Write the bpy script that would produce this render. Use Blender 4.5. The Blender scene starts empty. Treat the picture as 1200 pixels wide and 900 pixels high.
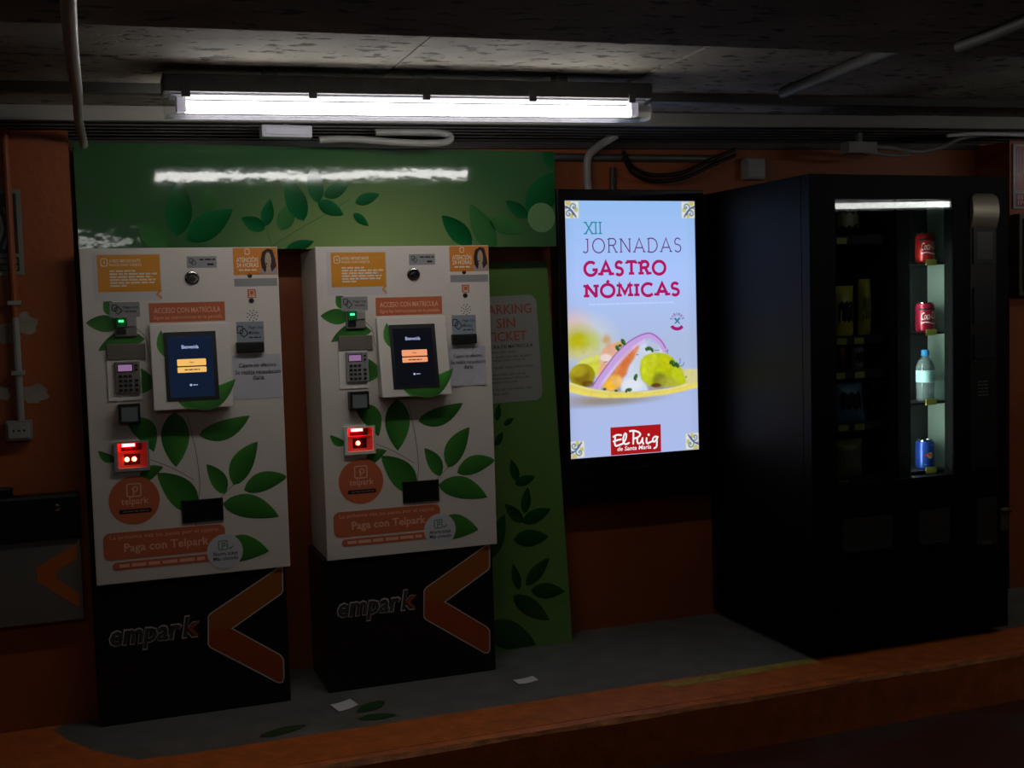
import bpy, bmesh, math, random
import numpy as np
from mathutils import Vector, Matrix
random.seed(7)
D = bpy.data
SC = bpy.context.scene
COL = SC.collection

# ------------------------------------------------------------------ camera
CAM = np.array([-0.2433, -4.4549, 1.3784])
FPX, YAW, PITCH, ROLL = 1357.87, 0.3468, 0.0663, -0.0284
def cam_basis():
    f = np.array([math.sin(YAW)*math.cos(PITCH), math.cos(YAW)*math.cos(PITCH), -math.sin(PITCH)])
    r = np.array([math.cos(YAW), -math.sin(YAW), 0.0]); u = np.cross(r, f)
    c, s = math.cos(ROLL), math.sin(ROLL)
    return c*r+s*u, -s*r+c*u, f
CR, CU, CF = cam_basis()
cd = D.cameras.new('camera'); cam = D.objects.new('camera', cd); COL.objects.link(cam)
cd.sensor_width = 36.0; cd.lens = FPX/1200.0*36.0; cd.clip_start = 0.05
cam.matrix_world = Matrix(((CR[0], CU[0], -CF[0], CAM[0]), (CR[1], CU[1], -CF[1], CAM[1]), (CR[2], CU[2], -CF[2], CAM[2]), (0, 0, 0, 1)))
SC.camera = cam
# world: black; the garage is closed and lit by its strip lights only
w = D.worlds.new('world'); SC.world = w; w.use_nodes = True
w.node_tree.nodes['Background'].inputs[0].default_value = (1.0, 0.93, 0.85, 1)
w.node_tree.nodes['Background'].inputs[1].default_value = 0.0
TUBE_STRENGTH = 18.0
FAR_TUBE_STRENGTH = 7.0
vs = SC.view_settings
vs.view_transform = 'Standard'; vs.look = 'None'; vs.gamma = 1.0; vs.exposure = 0.0; vs.use_curve_mapping = False

# ------------------------------------------------------------------ helpers
def atd(px, py, d):
    """photo pixel -> (x, z) on the vertical plane d metres in front of the back wall"""
    v = CF+(px-600)/FPX*CR-(py-450)/FPX*CU
    t = (-d-CAM[1])/v[1]; q = CAM+t*v
    return float(q[0]), float(q[2])
def atz(px, py, z):
    v = CF+(px-600)/FPX*CR-(py-450)/FPX*CU
    t = (z-CAM[2])/v[2]; q = CAM+t*v
    return float(q[0]), float(q[1])
def lin(r, g, b):
    def f(c):
        c /= 255.0
        return c/12.92 if c <= .04045 else ((c+.055)/1.055)**2.4
    return (f(r), f(g), f(b), 1.0)

def mat(name, color, rough=.5, metal=0.0, spec=.5, emit=None, estr=1.0, coat=0.0, var=0.0, vscale=8.0, bump=0.0, bscale=60.0, stretch=None):
    m = D.materials.new(name); m.use_nodes = True
    nt = m.node_tree; b = nt.nodes['Principled BSDF']
    b.inputs['Base Color'].default_value = color
    b.inputs['Roughness'].default_value = rough
    b.inputs['Metallic'].default_value = metal
    b.inputs['Specular IOR Level'].default_value = spec
    if coat:
        b.inputs['Coat Weight'].default_value = coat; b.inputs['Coat Roughness'].default_value = .06
    if emit:
        b.inputs['Emission Color'].default_value = emit; b.inputs['Emission Strength'].default_value = estr
    if var or bump:
        tc = nt.nodes.new('ShaderNodeTexCoord'); mp = nt.nodes.new('ShaderNodeMapping')
        nt.links.new(tc.outputs['Object'], mp.inputs[0])
        if stretch: mp.inputs['Scale'].default_value = stretch
    if var:
        n = nt.nodes.new('ShaderNodeTexNoise'); n.inputs['Scale'].default_value = vscale; n.inputs['Detail'].default_value = 6
        nt.links.new(mp.outputs[0], n.inputs[0])
        r = nt.nodes.new('ShaderNodeValToRGB')
        r.color_ramp.elements[0].position = .3; r.color_ramp.elements[1].position = .7
        r.color_ramp.elements[0].color = tuple(max(0, c*(1-var)) for c in color[:3])+(1,)
        r.color_ramp.elements[1].color = tuple(min(1, c*(1+var)) for c in color[:3])+(1,)
        nt.links.new(n.outputs[0], r.inputs[0]); nt.links.new(r.outputs[0], b.inputs['Base Color'])
    if bump:
        n2 = nt.nodes.new('ShaderNodeTexNoise'); n2.inputs['Scale'].default_value = bscale; n2.inputs['Detail'].default_value = 4
        nt.links.new(mp.outputs[0], n2.inputs[0])
        bp = nt.nodes.new('ShaderNodeBump'); bp.inputs['Strength'].default_value = bump; bp.inputs['Distance'].default_value = .01
        nt.links.new(n2.outputs[0], bp.inputs['Height']); nt.links.new(bp.outputs[0], b.inputs['Normal'])
    return m
def attr_mat(name, rough=.4, emit=False, estr=1.0, coat=0.0, spec=.5):
    m = D.materials.new(name); m.use_nodes = True
    nt = m.node_tree; b = nt.nodes['Principled BSDF']
    a = nt.nodes.new('ShaderNodeAttribute'); a.attribute_name = 'Col'
    b.inputs['Roughness'].default_value = rough; b.inputs['Specular IOR Level'].default_value = spec
    if emit:
        b.inputs['Base Color'].default_value = (.004, .004, .004, 1)
        nt.links.new(a.outputs['Color'], b.inputs['Emission Color']); b.inputs['Emission Strength'].default_value = estr
    else:
        nt.links.new(a.outputs['Color'], b.inputs['Base Color'])
    if coat:
        b.inputs['Coat Weight'].default_value = coat; b.inputs['Coat Roughness'].default_value = .05
    return m
def glass_mat(name, tint=(1, 1, 1, 1), rough=.02, refl=.08):
    m = D.materials.new(name); m.use_nodes = True
    nt = m.node_tree; nt.nodes.remove(nt.nodes['Principled BSDF'])
    o = nt.nodes['Material Output']; t = nt.nodes.new('ShaderNodeBsdfTransparent'); g = nt.nodes.new('ShaderNodeBsdfGlossy')
    t.inputs[0].default_value = tint; g.inputs['Roughness'].default_value = rough
    fr = nt.nodes.new('ShaderNodeFresnel'); fr.inputs[0].default_value = 1.45
    mx = nt.nodes.new('ShaderNodeMixShader')
    mul = nt.nodes.new('ShaderNodeMath'); mul.operation = 'MULTIPLY'; mul.inputs[1].default_value = refl/.08
    nt.links.new(fr.outputs[0], mul.inputs[0])
    nt.links.new(mul.outputs[0], mx.inputs[0]); nt.links.new(t.outputs[0], mx.inputs[1]); nt.links.new(g.outputs[0], mx.inputs[2])
    nt.links.new(mx.outputs[0], o.inputs[0])
    return m

class MB:
    """collects shapes; build() links them as ONE mesh object"""
    def __init__(s): s.v = []; s.f = []; s.c = []
    def add(s, vs, fs, col=None):
        o = len(s.v); s.v += [tuple(p) for p in vs]; s.f += [tuple(i+o for i in f) for f in fs]
        if col is not None: s.c += col
        return s
    def box(s, x0, x1, y0, y1, z0, z1):
        return s.add([(x0,y0,z0),(x1,y0,z0),(x1,y1,z0),(x0,y1,z0),(x0,y0,z1),(x1,y0,z1),(x1,y1,z1),(x0,y1,z1)],
              [(0,3,2,1),(4,5,6,7),(0,1,5,4),(1,2,6,5),(2,3,7,6),(3,0,4,7)])
    def tube(s, pts, r, n=10, caps=True):
        pts = [Vector(p) for p in pts]; rings = []
        up = None
        for i, p in enumerate(pts):
            t = ((pts[min(i+1, len(pts)-1)]-pts[max(i-1, 0)])).normalized()
            if up is None:
                up = Vector((0, 0, 1)) if abs(t.z) < .9 else Vector((1, 0, 0))
            a = t.cross(up).normalized(); b = a.cross(t).normalized(); up = b
            rr = r[i] if isinstance(r, (list, tuple)) else r
            rings.append([p+a*rr*math.cos(2*math.pi*k/n)+b*rr*math.sin(2*math.pi*k/n) for k in range(n)])
        vs = [q for R in rings for q in R]; fs = []
        for i in range(len(rings)-1):
            for k in range(n):
                fs.append((i*n+k, i*n+(k+1) % n, (i+1)*n+(k+1) % n, (i+1)*n+k))
        if caps:
            fs.append(tuple(range(n))[::-1]); fs.append(tuple((len(rings)-1)*n+k for k in range(n)))
        return s.add(vs, fs)
    def lathe(s, prof, c=(0, 0, 0), n=24, axis='z'):
        vs = []; fs = []
        for r, h in prof:
            for k in range(n):
                a = 2*math.pi*k/n; x, y = r*math.cos(a), r*math.sin(a)
                vs.append((c[0]+x, c[1]+y, c[2]+h) if axis == 'z' else (c[0]+x, c[1]-h, c[2]+y))
        for i in range(len(prof)-1):
            for k in range(n):
                fs.append((i*n+k, i*n+(k+1) % n, (i+1)*n+(k+1) % n, (i+1)*n+k))
        fs.append(tuple(range(n))[::-1]); fs.append(tuple((len(prof)-1)*n+k for k in range(n)))
        return s.add(vs, fs)
    def build(s, name, m, parent=None, bevel=0.0, smooth=False, recalc=True):
        me = D.meshes.new(name); me.from_pydata(s.v, [], s.f)
        if s.c:
            a = me.color_attributes.new('Col', 'FLOAT_COLOR', 'POINT')
            a.data.foreach_set('color', np.array(s.c, dtype=np.float32).ravel())
        if bevel or recalc:
            bm = bmesh.new(); bm.from_mesh(me)
            if recalc: bmesh.ops.recalc_face_normals(bm, faces=bm.faces)
            if bevel:
                bmesh.ops.bevel(bm, geom=[e for e in bm.edges if len(e.link_faces) == 2 and e.calc_face_angle(0) > .5], offset=bevel, segments=2, profile=.6, affect='EDGES')
            bm.to_mesh(me); bm.free()
        if smooth:
            for p in me.polygons: p.use_smooth = True
        me.materials.append(m)
        o = D.objects.new(name, me); COL.objects.link(o)
        if parent: o.parent = parent
        return o
def smooth_angle(o, ang=40):
    me = o.data
    for p in me.polygons: p.use_smooth = True
    bm = bmesh.new(); bm.from_mesh(me)
    for e in bm.edges:
        if len(e.link_faces) == 2 and e.calc_face_angle(0) > math.radians(ang): e.smooth = False
    bm.to_mesh(me); bm.free()
    return o
def thing(name, label, cat, loc=(0, 0, 0), group=None):
    o = D.objects.new(name, None); COL.objects.link(o); o.location = loc; o.empty_display_size = .1
    return tag(o, label, cat, group)
def tag(o, label, cat, group=None):
    o['label'] = label; o['category'] = cat
    if group: o['group'] = group
    return o
def struct(o, label=None):
    o['kind'] = 'structure'
    if label: o['label'] = label
    return o

# --- flat print: everything below works in (a, b) face coordinates; a face maps (a, b, lift) to 3D
def face(a, b, h=0.0): return (a, -h, b)          # local face: y = 0 plane, lift towards the viewer
def flat(name, polys, m, parent, lift, fmap=face, cols=None):
    mb = MB()
    for i, P in enumerate(polys):
        n = len(P); mb.add([fmap(a, b, lift) for a, b in P], [tuple(range(n))])
    return mb.build(name, m, parent, recalc=False)
def plate(name, P, m, parent, lift, thick=.0012, fmap=face):
    """a thin solid plate with outline P"""
    n = len(P); mb = MB()
    vs = [fmap(a, b, lift+thick) for a, b in P]+[fmap(a, b, lift-.0004) for a, b in P]
    fs = [tuple(range(n)), tuple(range(2*n-1, n-1, -1))]+[(i, (i+1) % n, n+(i+1) % n, n+i) for i in range(n)]
    return mb.add(vs, fs).build(name, m, parent)
def rect(a0, b0, a1, b1): return [(a0, b0), (a1, b0), (a1, b1), (a0, b1)]
def circ(a, b, r, n=36): return [(a+r*math.cos(2*math.pi*k/n), b+r*math.sin(2*math.pi*k/n)) for k in range(n)]
def rrect(a0, b0, a1, b1, r, n=6):
    P = []
    for ca, cb, s in ((a1-r, b1-r, 0), (a0+r, b1-r, 1), (a0+r, b0+r, 2), (a1-r, b0+r, 3)):
        for k in range(n+1):
            t = math.pi/2*(s+k/n); P.append((ca+r*math.cos(t), cb+r*math.sin(t)))
    return P
def ribbon(pts, wd, closed=False):
    """stroke polygons (list of quads) along a polyline"""
    P = [Vector((p[0], p[1])) for p in pts]; n = len(P); L = []; R = []
    for i in range(n):
        a = P[(i-1) % n] if closed or i > 0 else None; b = P[(i+1) % n] if closed or i < n-1 else None
        d0 = (P[i]-a).normalized() if a is not None and (P[i]-a).length > 1e-9 else None
        d1 = (b-P[i]).normalized() if b is not None and (b-P[i]).length > 1e-9 else None
        d0 = d0 or d1; d1 = d1 or d0
        t = d0+d1
        t = t.normalized() if t.length > 1e-6 else d1
        nn = Vector((-t.y, t.x)); k = max(.5, nn.dot(Vector((-d1.y, d1.x))))
        ww = (wd[i] if isinstance(wd, (list, tuple)) else wd)/2/k
        L.append(P[i]+nn*ww); R.append(P[i]-nn*ww)
    return [[tuple(L[i]), tuple(R[i]), tuple(R[(i+1) % n]), tuple(L[(i+1) % n])] for i in range(n if closed else n-1)]
def spline(pts, k=6):
    P = [np.array(p, float) for p in pts]; P = [2*P[0]-P[1]]+P+[2*P[-1]-P[-2]]; out = []
    for i in range(1, len(P)-2):
        for j in range(k):
            t = j/k
            out.append(tuple(.5*((2*P[i])+(-P[i-1]+P[i+1])*t+(2*P[i-1]-5*P[i]+4*P[i+1]-P[i+2])*t*t+(-P[i-1]+3*P[i]-3*P[i+1]+P[i+2])*t**3)))
    out.append(tuple(P[-2])); return out
_tc = {}
def text_polys(s, bold=0.0, shear=0.0):
    """outline of built-in-font text as (verts, faces), normalised by its own box"""
    k = (s, bold, shear)
    if k not in _tc:
        c = D.curves.new('t', 'FONT'); c.body = s; c.size = 1; c.offset = bold; c.shear = shear; c.resolution_u = 2; c.fill_mode = 'BOTH'
        o = D.objects.new('t', c); COL.objects.link(o)
        bpy.context.view_layer.update()
        me = D.meshes.new_from_object(o.evaluated_get(bpy.context.evaluated_depsgraph_get()))
        v = np.array([x.co[:2] for x in me.vertices]); f = [tuple(p.vertices) for p in me.polygons]
        D.objects.remove(o); D.curves.remove(c); D.meshes.remove(me)
        lo, hi = v.min(0), v.max(0); _tc[k] = ((v-lo)/(hi-lo), f, (hi-lo)[0]/(hi-lo)[1])
    return _tc[k]
def text(name, lines, m, parent, lift, fmap=face, bold=0.0, shear=0.0):
    """lines: (string, a0, b0, a1, b1): each string fitted to its own box"""
    mb = MB()
    for L in lines:
        s, a0, b0, a1, b1 = L[:5]
        v, f, _ = text_polys(s, L[5] if len(L) > 5 else bold, shear)
        sl = L[6] if len(L) > 6 else 0.0
        mb.add([fmap(a0+q[0]*(a1-a0), b0+q[1]*(b1-b0)+q[0]*sl, lift) for q in v], f)
    return mb.build(name, m, parent, recalc=False)
def bars(rows, seed=3):
    """small unreadable print: rows of word-length dashes. rows: (a0, a1, b, height)"""
    rnd = random.Random(seed); out = []
    for a0, a1, b, h in rows:
        a = a0
        while a < a1:
            wd = min(rnd.uniform(2, 6)*h, a1-a); out.append(rect(a, b-h/2, a+wd, b+h/2)); a += wd+.7*h
    return out
def leaf_rows(base, tip, width, bend=0.0, n=12):
    B, T = Vector(base), Vector(tip); ax = T-B; nr = Vector((-ax.y, ax.x)).normalized(); rows = []
    for i in range(n+1):
        t = i/n; wv = width/2*(math.sin(math.pi*t**.85)**.8 if 0 < t < 1 else 0)*(1.06-.12*t)
        c = B+ax*t+nr*bend*ax.length*4*t*(1-t)
        rows.append((c+nr*wv, c, c-nr*wv))
    return rows
def leaf(name, base, tip, width, parent, lift, m, c0, c1, bend=0.0, fmap=face, clip=None):
    mb = MB(); rows = leaf_rows(base, tip, width, bend); vs = []; cs = []; fs = []
    mid = tuple((c0[i]+c1[i])/2 for i in range(3))+(1,)
    for i, (l, c, r) in enumerate(rows):
        for q, cc in ((l, c1), (c, mid), (r, c0)):
            a, b = q.x, q.y
            if clip: a = min(max(a, clip[0]), clip[2]); b = min(max(b, clip[1]), clip[3])
            vs.append(fmap(a, b, lift)); cs.append(cc)
        if i: k = 3*i; fs += [(k-3, k-2, k+1, k), (k-2, k-1, k+2, k+1)]
    mb.add(vs, fs, cs)
    return mb.build(name, m, parent, recalc=False)

# ------------------------------------------------------------------ materials
M = {}
M['wall'] = mat('orange_paint', lin(154, 78, 32), .55, var=.12, vscale=3, bump=.25, bscale=25)
M['floor'] = mat('grey_floor_paint', lin(106, 106, 101), .55, var=.2, vscale=9, bump=.15, bscale=40)
M['kerb'] = mat('orange_kerb_paint', lin(196, 104, 44), .5, var=.25, vscale=14, bump=.35, bscale=45)
M['road'] = None
M['yellow_line'] = mat('worn_yellow_paint', lin(170, 150, 60), .6, var=.35, vscale=20)
M['white'] = mat('white_powder_coat', lin(222, 214, 203), .38, spec=.4)
M['platewhite'] = mat('keypad_plate_white', lin(240, 234, 224), .4)
M['black'] = mat('black_laminate', lin(20, 20, 21), .35, spec=.35)
M['blackmetal'] = mat('black_metal', lin(17, 17, 18), .32, spec=.4)
M['seam'] = mat('dark_seam', lin(40, 36, 32), .7)
M['amber'] = mat('amber_print', lin(226, 150, 42), .35)
M['salmon'] = mat('salmon_print', lin(204, 108, 70), .35)
M['orange'] = mat('orange_print', lin(222, 136, 48), .35)
M['chev0'] = mat('chevron_upper_print', lin(152, 88, 36), .35)
M['chev1'] = mat('chevron_lower_print', lin(154, 70, 32), .35)
M['outline'] = mat('pale_outline_print', lin(200, 196, 188), .4)
M['logofill'] = mat('logo_fill_print', lin(62, 60, 58), .4)
M['cream'] = mat('cream_print', lin(243, 226, 200), .4)
M['pink'] = mat('pale_pink_print', lin(242, 188, 160), .4)
M['greylabel'] = mat('grey_label', lin(150, 150, 150), .4)
M['bluelabel'] = mat('blue_grey_label', lin(146, 156, 164), .4)
M['ink'] = mat('black_ink', lin(24, 22, 24), .5)
M['paper'] = mat('paper', lin(194, 193, 200), .7)
M['backpaper'] = mat('label_backing', lin(208, 203, 200), .6)
M['whitepaper'] = mat('white_paper', lin(225, 225, 225), .7)
M['chrome'] = mat('chrome', lin(190, 188, 184), .18, metal=1)
M['steel'] = mat('brushed_steel', lin(170, 164, 150), .38, metal=1, bump=.05, bscale=200)
M['steelcap'] = mat('satin_steel', lin(200, 190, 168), .42, metal=.75)
M['greyplastic'] = mat('grey_plastic', lin(128, 122, 114), .45)
M['hood'] = mat('taupe_plastic', lin(112, 104, 94), .5)
M['darkplastic'] = mat('dark_plastic', lin(30, 30, 30), .4)
M['lens'] = mat('grey_lens', lin(120, 128, 130), .15)
M['screenblue'] = mat('screen_navy', (0.003, .004, .006, 1), .1, emit=lin(22, 34, 58), estr=.65)
M['screendark'] = mat('screen_charcoal', (0.003, .003, .004, 1), .1, emit=lin(20, 23, 32), estr=.45)
M['btn_y'] = mat('button_yellow', (.01, .01, .01, 1), .3, emit=lin(248, 190, 104), estr=.95)
M['btn_o'] = mat('button_peach', (.01, .01, .01, 1), .3, emit=lin(244, 158, 112), estr=.95)
M['scr_text'] = mat('screen_lettering', (.01, .01, .01, 1), .3, emit=lin(190, 200, 250), estr=.8)
M['lcd'] = mat('lcd_lilac', (.01, .01, .01, 1), .3, emit=lin(170, 128, 176), estr=.6)
M['red'] = mat('red_plastic', lin(232, 84, 76), .5)
M['red_dark'] = mat('red_window', lin(70, 6, 8), .2)
M['red_hot'] = mat('red_led', lin(255, 120, 70), .3, emit=(1.0, .2, .06, 1), estr=18.0)
M['red_bright'] = mat('red_strip_led', lin(255, 80, 80), .3, emit=(1.0, .06, .07, 1), estr=26.0)
M['green_led'] = mat('green_led', lin(60, 255, 120), .3, emit=lin(60, 255, 130), estr=3.0)
M['green_lit'] = mat('green_plastic', lin(14, 120, 60), .25)
M['leaf'] = attr_mat('leaf_print', .35)
M['panel_leaf'] = attr_mat('panel_leaf_print', .08)
M['vend'] = mat('vending_black', lin(9, 9, 10), .5, spec=.14)
M['pipe'] = mat('grey_pipe', lin(150, 148, 142), .45, var=.12, vscale=10)
M['duct'] = mat('dull_grey_duct', lin(104, 102, 97), .6, var=.15, vscale=10)
M['galv'] = mat('galvanised_steel', lin(120, 120, 116), .42, metal=.7, var=.15, vscale=12)
M['trunk'] = mat('trunking_grey', lin(150, 146, 138), .55, var=.15, vscale=8, stretch=(.3, 1, 1))
M['darkmetal'] = mat('dark_tray', lin(58, 56, 52), .55, var=.25, vscale=14)
M['fix_dark'] = mat('fixture_housing_grey', lin(116, 116, 118), .55, var=.15, vscale=20)
M['fix_white'] = mat('fixture_reflector', lin(200, 198, 212), .4)
M['fix_tray'] = mat('fixture_gear_tray', lin(120, 119, 128), .5)
M['tube'] = mat('fluorescent_tube', (1, 1, 1, 1), .4, emit=(1.0, .97, .93, 1), estr=TUBE_STRENGTH)
M['tube_far'] = mat('fluorescent_tube_far', (1, 1, 1, 1), .4, emit=(1.0, .97, .93, 1), estr=FAR_TUBE_STRENGTH)
M['tube_right'] = mat('fluorescent_tube_right', (1, 1, 1, 1), .4, emit=(1.0, .97, .93, 1), estr=14.0)
M['tube_end'] = mat('fluorescent_tube_end', (1, 1, 1, 1), .4, emit=(1.0, .97, .93, 1), estr=8.0)
M['clear'] = glass_mat('clear_diffuser', (.97, .97, .98, 1), .08, .06)
M['glass'] = glass_mat('window_glass', (.86, .9, .88, 1), .01, .05)

def concrete():
    m = mat('ceiling_concrete', lin(140, 132, 120), .85)
    nt = m.node_tree; b = nt.nodes['Principled BSDF']
    tc = nt.nodes.new('ShaderNodeTexCoord')
    def noise(sc, st, det=6):
        mp = nt.nodes.new('ShaderNodeMapping'); mp.inputs['Scale'].default_value = st
        nt.links.new(tc.outputs['Object'], mp.inputs[0])
        n = nt.nodes.new('ShaderNodeTexNoise'); n.inputs['Scale'].default_value = sc; n.inputs['Detail'].default_value = det
        nt.links.new(mp.outputs[0], n.inputs[0]); return n
    n1 = noise(4, (1, 1, 1)); n2 = noise(22, (.75, 1.4, 1), 8)
    r1 = nt.nodes.new('ShaderNodeValToRGB'); r1.color_ramp.elements[0].position = .3; r1.color_ramp.elements[1].position = .75
    r1.color_ramp.elements[0].color = lin(112, 106, 96); r1.color_ramp.elements[1].color = lin(160, 152, 138)
    r2 = nt.nodes.new('ShaderNodeValToRGB'); r2.color_ramp.elements[0].position = .35; r2.color_ramp.elements[1].position = .43
    r2.color_ramp.elements[0].color = (.2, .2, .2, 1); r2.color_ramp.elements[1].color = (1, 1, 1, 1)
    nt.links.new(n1.outputs[0], r1.inputs[0]); nt.links.new(n2.outputs[0], r2.inputs[0])
    mx = nt.nodes.new('ShaderNodeMix'); mx.data_type = 'RGBA'; mx.blend_type = 'MULTIPLY'; mx.inputs[0].default_value = 1
    nt.links.new(r1.outputs[0], mx.inputs[6]); nt.links.new(r2.outputs[0], mx.inputs[7]); nt.links.new(mx.outputs[2], b.inputs['Base Color'])
    bp = nt.nodes.new('ShaderNodeBump'); bp.inputs['Strength'].default_value = .5; bp.inputs['Distance'].default_value = .012
    nt.links.new(r2.outputs[0], bp.inputs['Height']); nt.links.new(bp.outputs[0], b.inputs['Normal'])
    return m
M['concrete'] = concrete()
def road():
    m = mat('road_paint', lin(84, 34, 24), .6)
    nt = m.node_tree; b = nt.nodes['Principled BSDF']; tc = nt.nodes.new('ShaderNodeTexCoord')
    n = nt.nodes.new('ShaderNodeTexNoise'); n.inputs['Scale'].default_value = 1.7; n.inputs['Detail'].default_value = 7
    nt.links.new(tc.outputs['Object'], n.inputs[0])
    r = nt.nodes.new('ShaderNodeValToRGB'); r.color_ramp.elements[0].position = .52; r.color_ramp.elements[1].position = .62
    r.color_ramp.elements[0].color = lin(78, 32, 24); r.color_ramp.elements[1].color = lin(74, 70, 62)
    nt.links.new(n.outputs[0], r.inputs[0]); nt.links.new(r.outputs[0], b.inputs['Base Color'])
    return m
M['road'] = road()
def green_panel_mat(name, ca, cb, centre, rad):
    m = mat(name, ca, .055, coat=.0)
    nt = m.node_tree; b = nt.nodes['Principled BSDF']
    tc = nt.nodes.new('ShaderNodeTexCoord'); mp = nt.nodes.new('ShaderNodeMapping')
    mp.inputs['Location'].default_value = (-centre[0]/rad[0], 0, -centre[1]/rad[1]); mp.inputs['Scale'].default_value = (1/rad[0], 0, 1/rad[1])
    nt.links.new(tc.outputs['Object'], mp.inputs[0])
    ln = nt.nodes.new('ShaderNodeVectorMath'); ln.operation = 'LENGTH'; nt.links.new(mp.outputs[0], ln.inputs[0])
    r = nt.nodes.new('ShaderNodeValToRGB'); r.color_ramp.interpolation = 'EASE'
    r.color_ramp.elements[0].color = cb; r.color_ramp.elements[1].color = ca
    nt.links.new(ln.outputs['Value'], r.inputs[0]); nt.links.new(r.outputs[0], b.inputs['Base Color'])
    n = nt.nodes.new('ShaderNodeTexNoise'); n.inputs['Scale'].default_value = 9; n.inputs['Detail'].default_value = 3
    nt.links.new(tc.outputs['Object'], n.inputs[0])
    n3 = nt.nodes.new('ShaderNodeTexNoise'); n3.inputs['Scale'].default_value = 120; n3.inputs['Detail'].default_value = 2
    nt.links.new(tc.outputs['Object'], n3.inputs[0])
    ad = nt.nodes.new('ShaderNodeMath'); ad.operation = 'MULTIPLY_ADD'; ad.inputs[1].default_value = .012
    nt.links.new(n3.outputs[0], ad.inputs[0]); nt.links.new(n.outputs[0], ad.inputs[2])
    bp = nt.nodes.new('ShaderNodeBump'); bp.inputs['Strength'].default_value = .1; bp.inputs['Distance'].default_value = .01
    nt.links.new(ad.outputs[0], bp.inputs['Height']); nt.links.new(bp.outputs[0], b.inputs['Normal'])
    return m

# ------------------------------------------------------------------ the setting
SL = 0.018                                   # the ceiling rises gently to the right
ZC = 2.066                                   # ceiling height at x = 0
def zc(x): return ZC+SL*x
KD = 0.997; KH = 0.19
COLX = -0.284; COLD = 0.285                  # orange pilaster beside the machines
struct(MB().box(-4, 6, 0, .25, -KH-.05, 2.4).build('wall_back', M['wall']), 'orange painted back wall of the garage')
wlm = MB(); wlm.box(-4, COLX, -COLD, 0, 0, 1)
wlm.v = [(x, y, 0 if z == 0 else 2.012+.018*x) for x, y, z in wlm.v]
struct(wlm.build('wall_left', M['wall']), 'orange pilaster wall beside the payment machines')
cx1 = atd(1183, 400, .22)[0]
struct(MB().box(cx1, 6, -.22, 0, 0, 2.07).build('wall_right', M['wall']), 'orange pilaster beyond the vending machine')
fl = struct(MB().box(-4, 6, -KD+.12, 0, -KH-.05, 0).build('floor', M['floor']), 'grey painted raised platform')
# orange kerb paint: strip along the edge that widens towards the pilaster
def floor_patch(name, P, m, parent, z, th=.0015):
    n = len(P); mb = MB()
    mb.add([(x, y, z) for x, y in P]+[(x, y, z-th-.001) for x, y in P], [tuple(range(n)), tuple(range(2*n-1, n-1, -1))]+[(i, (i+1) % n, n+(i+1) % n, n+i) for i in range(n)])
    return mb.build(name, m, parent)
P = [atz(x, y, 0) for x, y in ((-60, 866), (20, 859), (62, 856), (80, 868), (110, 880), (160, 891))]
P = [(-4, -COLD-.002), (COLX-.12, -COLD-.002)]+P[2:]+[(.0, -.735), (6, -.731), (6, -KD+.032), (-4, -KD+.032)]
floor_patch('orange_floor_paint', P, M['kerb'], fl, .0015)
yp = [atz(x, y, 0) for x, y in ((770, 803), (860, 787), (950, 772), (962, 777), (930, 781), (850, 796), (790, 806))]
floor_patch('yellow_floor_paint', yp, M['yellow_line'], fl, .0028)
for i, (b0, t0, wd) in enumerate((((450, 822), (418, 836), .07), ((420, 843), (466, 838), .055), ((304, 864), (360, 850), .055))):
    bx, by = atz(*b0, 0); tx, ty = atz(*t0, 0)
    leaf('leaf_paint', (bx, by), (tx, ty), wd, fl, .0032, M['leaf'], lin(52, 88, 42), lin(40, 76, 36), fmap=lambda a, b, h: (a, b, h))
kb = MB(); n = 60; rnd = random.Random(4); prof = []
prof = [(-KD+.125, .001), (-KD+.03, .0), (-KD+.008, -.006), (-KD, -.02), (-KD+.004, -KH-.05)]
vsl = []; fsl = []
for i in range(n+1):
    x = -4+10*i/n
    for j, (y, z) in enumerate(prof):
        jj = rnd.uniform(-.004, .004) if j in (2, 3) else 0
        vsl.append((x, y+jj, z+jj*.6))
    if i:
        for j in range(len(prof)-1):
            a = (i-1)*len(prof)+j; fsl.append((a, a+1, a+len(prof)+1, a+len(prof)))
kb.add(vsl, fsl)
struct(kb.build('trim_1', M['kerb'], smooth=False), 'orange painted concrete kerb edge')
kt = D.objects['trim_1']; wm = mat('worn_edge', lin(186, 116, 66), .6, var=.45, vscale=18, bump=.4, bscale=60)
kt.data.materials.append(wm)
for p_ in kt.data.polygons:
    if p_.index % (len(prof)-1) == 2: p_.material_index = 1
    if p_.index % (len(prof)-1) == 3: p_.material_index = 0
cx_k, cy_k = atz(850, 800, 0)
floor_patch('kerb_crack', [(cx_k-.02, -.80), (cx_k-.012, -.80), (cx_k+.006, -.86), (cx_k+.012, -.93), (cx_k+.004, -.93), (cx_k-.004, -.86)], wm, kt, .0022, .002)
struct(MB().box(-4, 6, -KD+.0045, -KD+.0085, -KH-.05, -.022).build('trim_2', M['kerb']), 'lower face of the orange kerb')
struct(MB().box(-5, 7, -9, -KD+.05, -KH-.12, -KH).build('floor_roadway', M['road']), 'dark concrete garage roadway')
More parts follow.
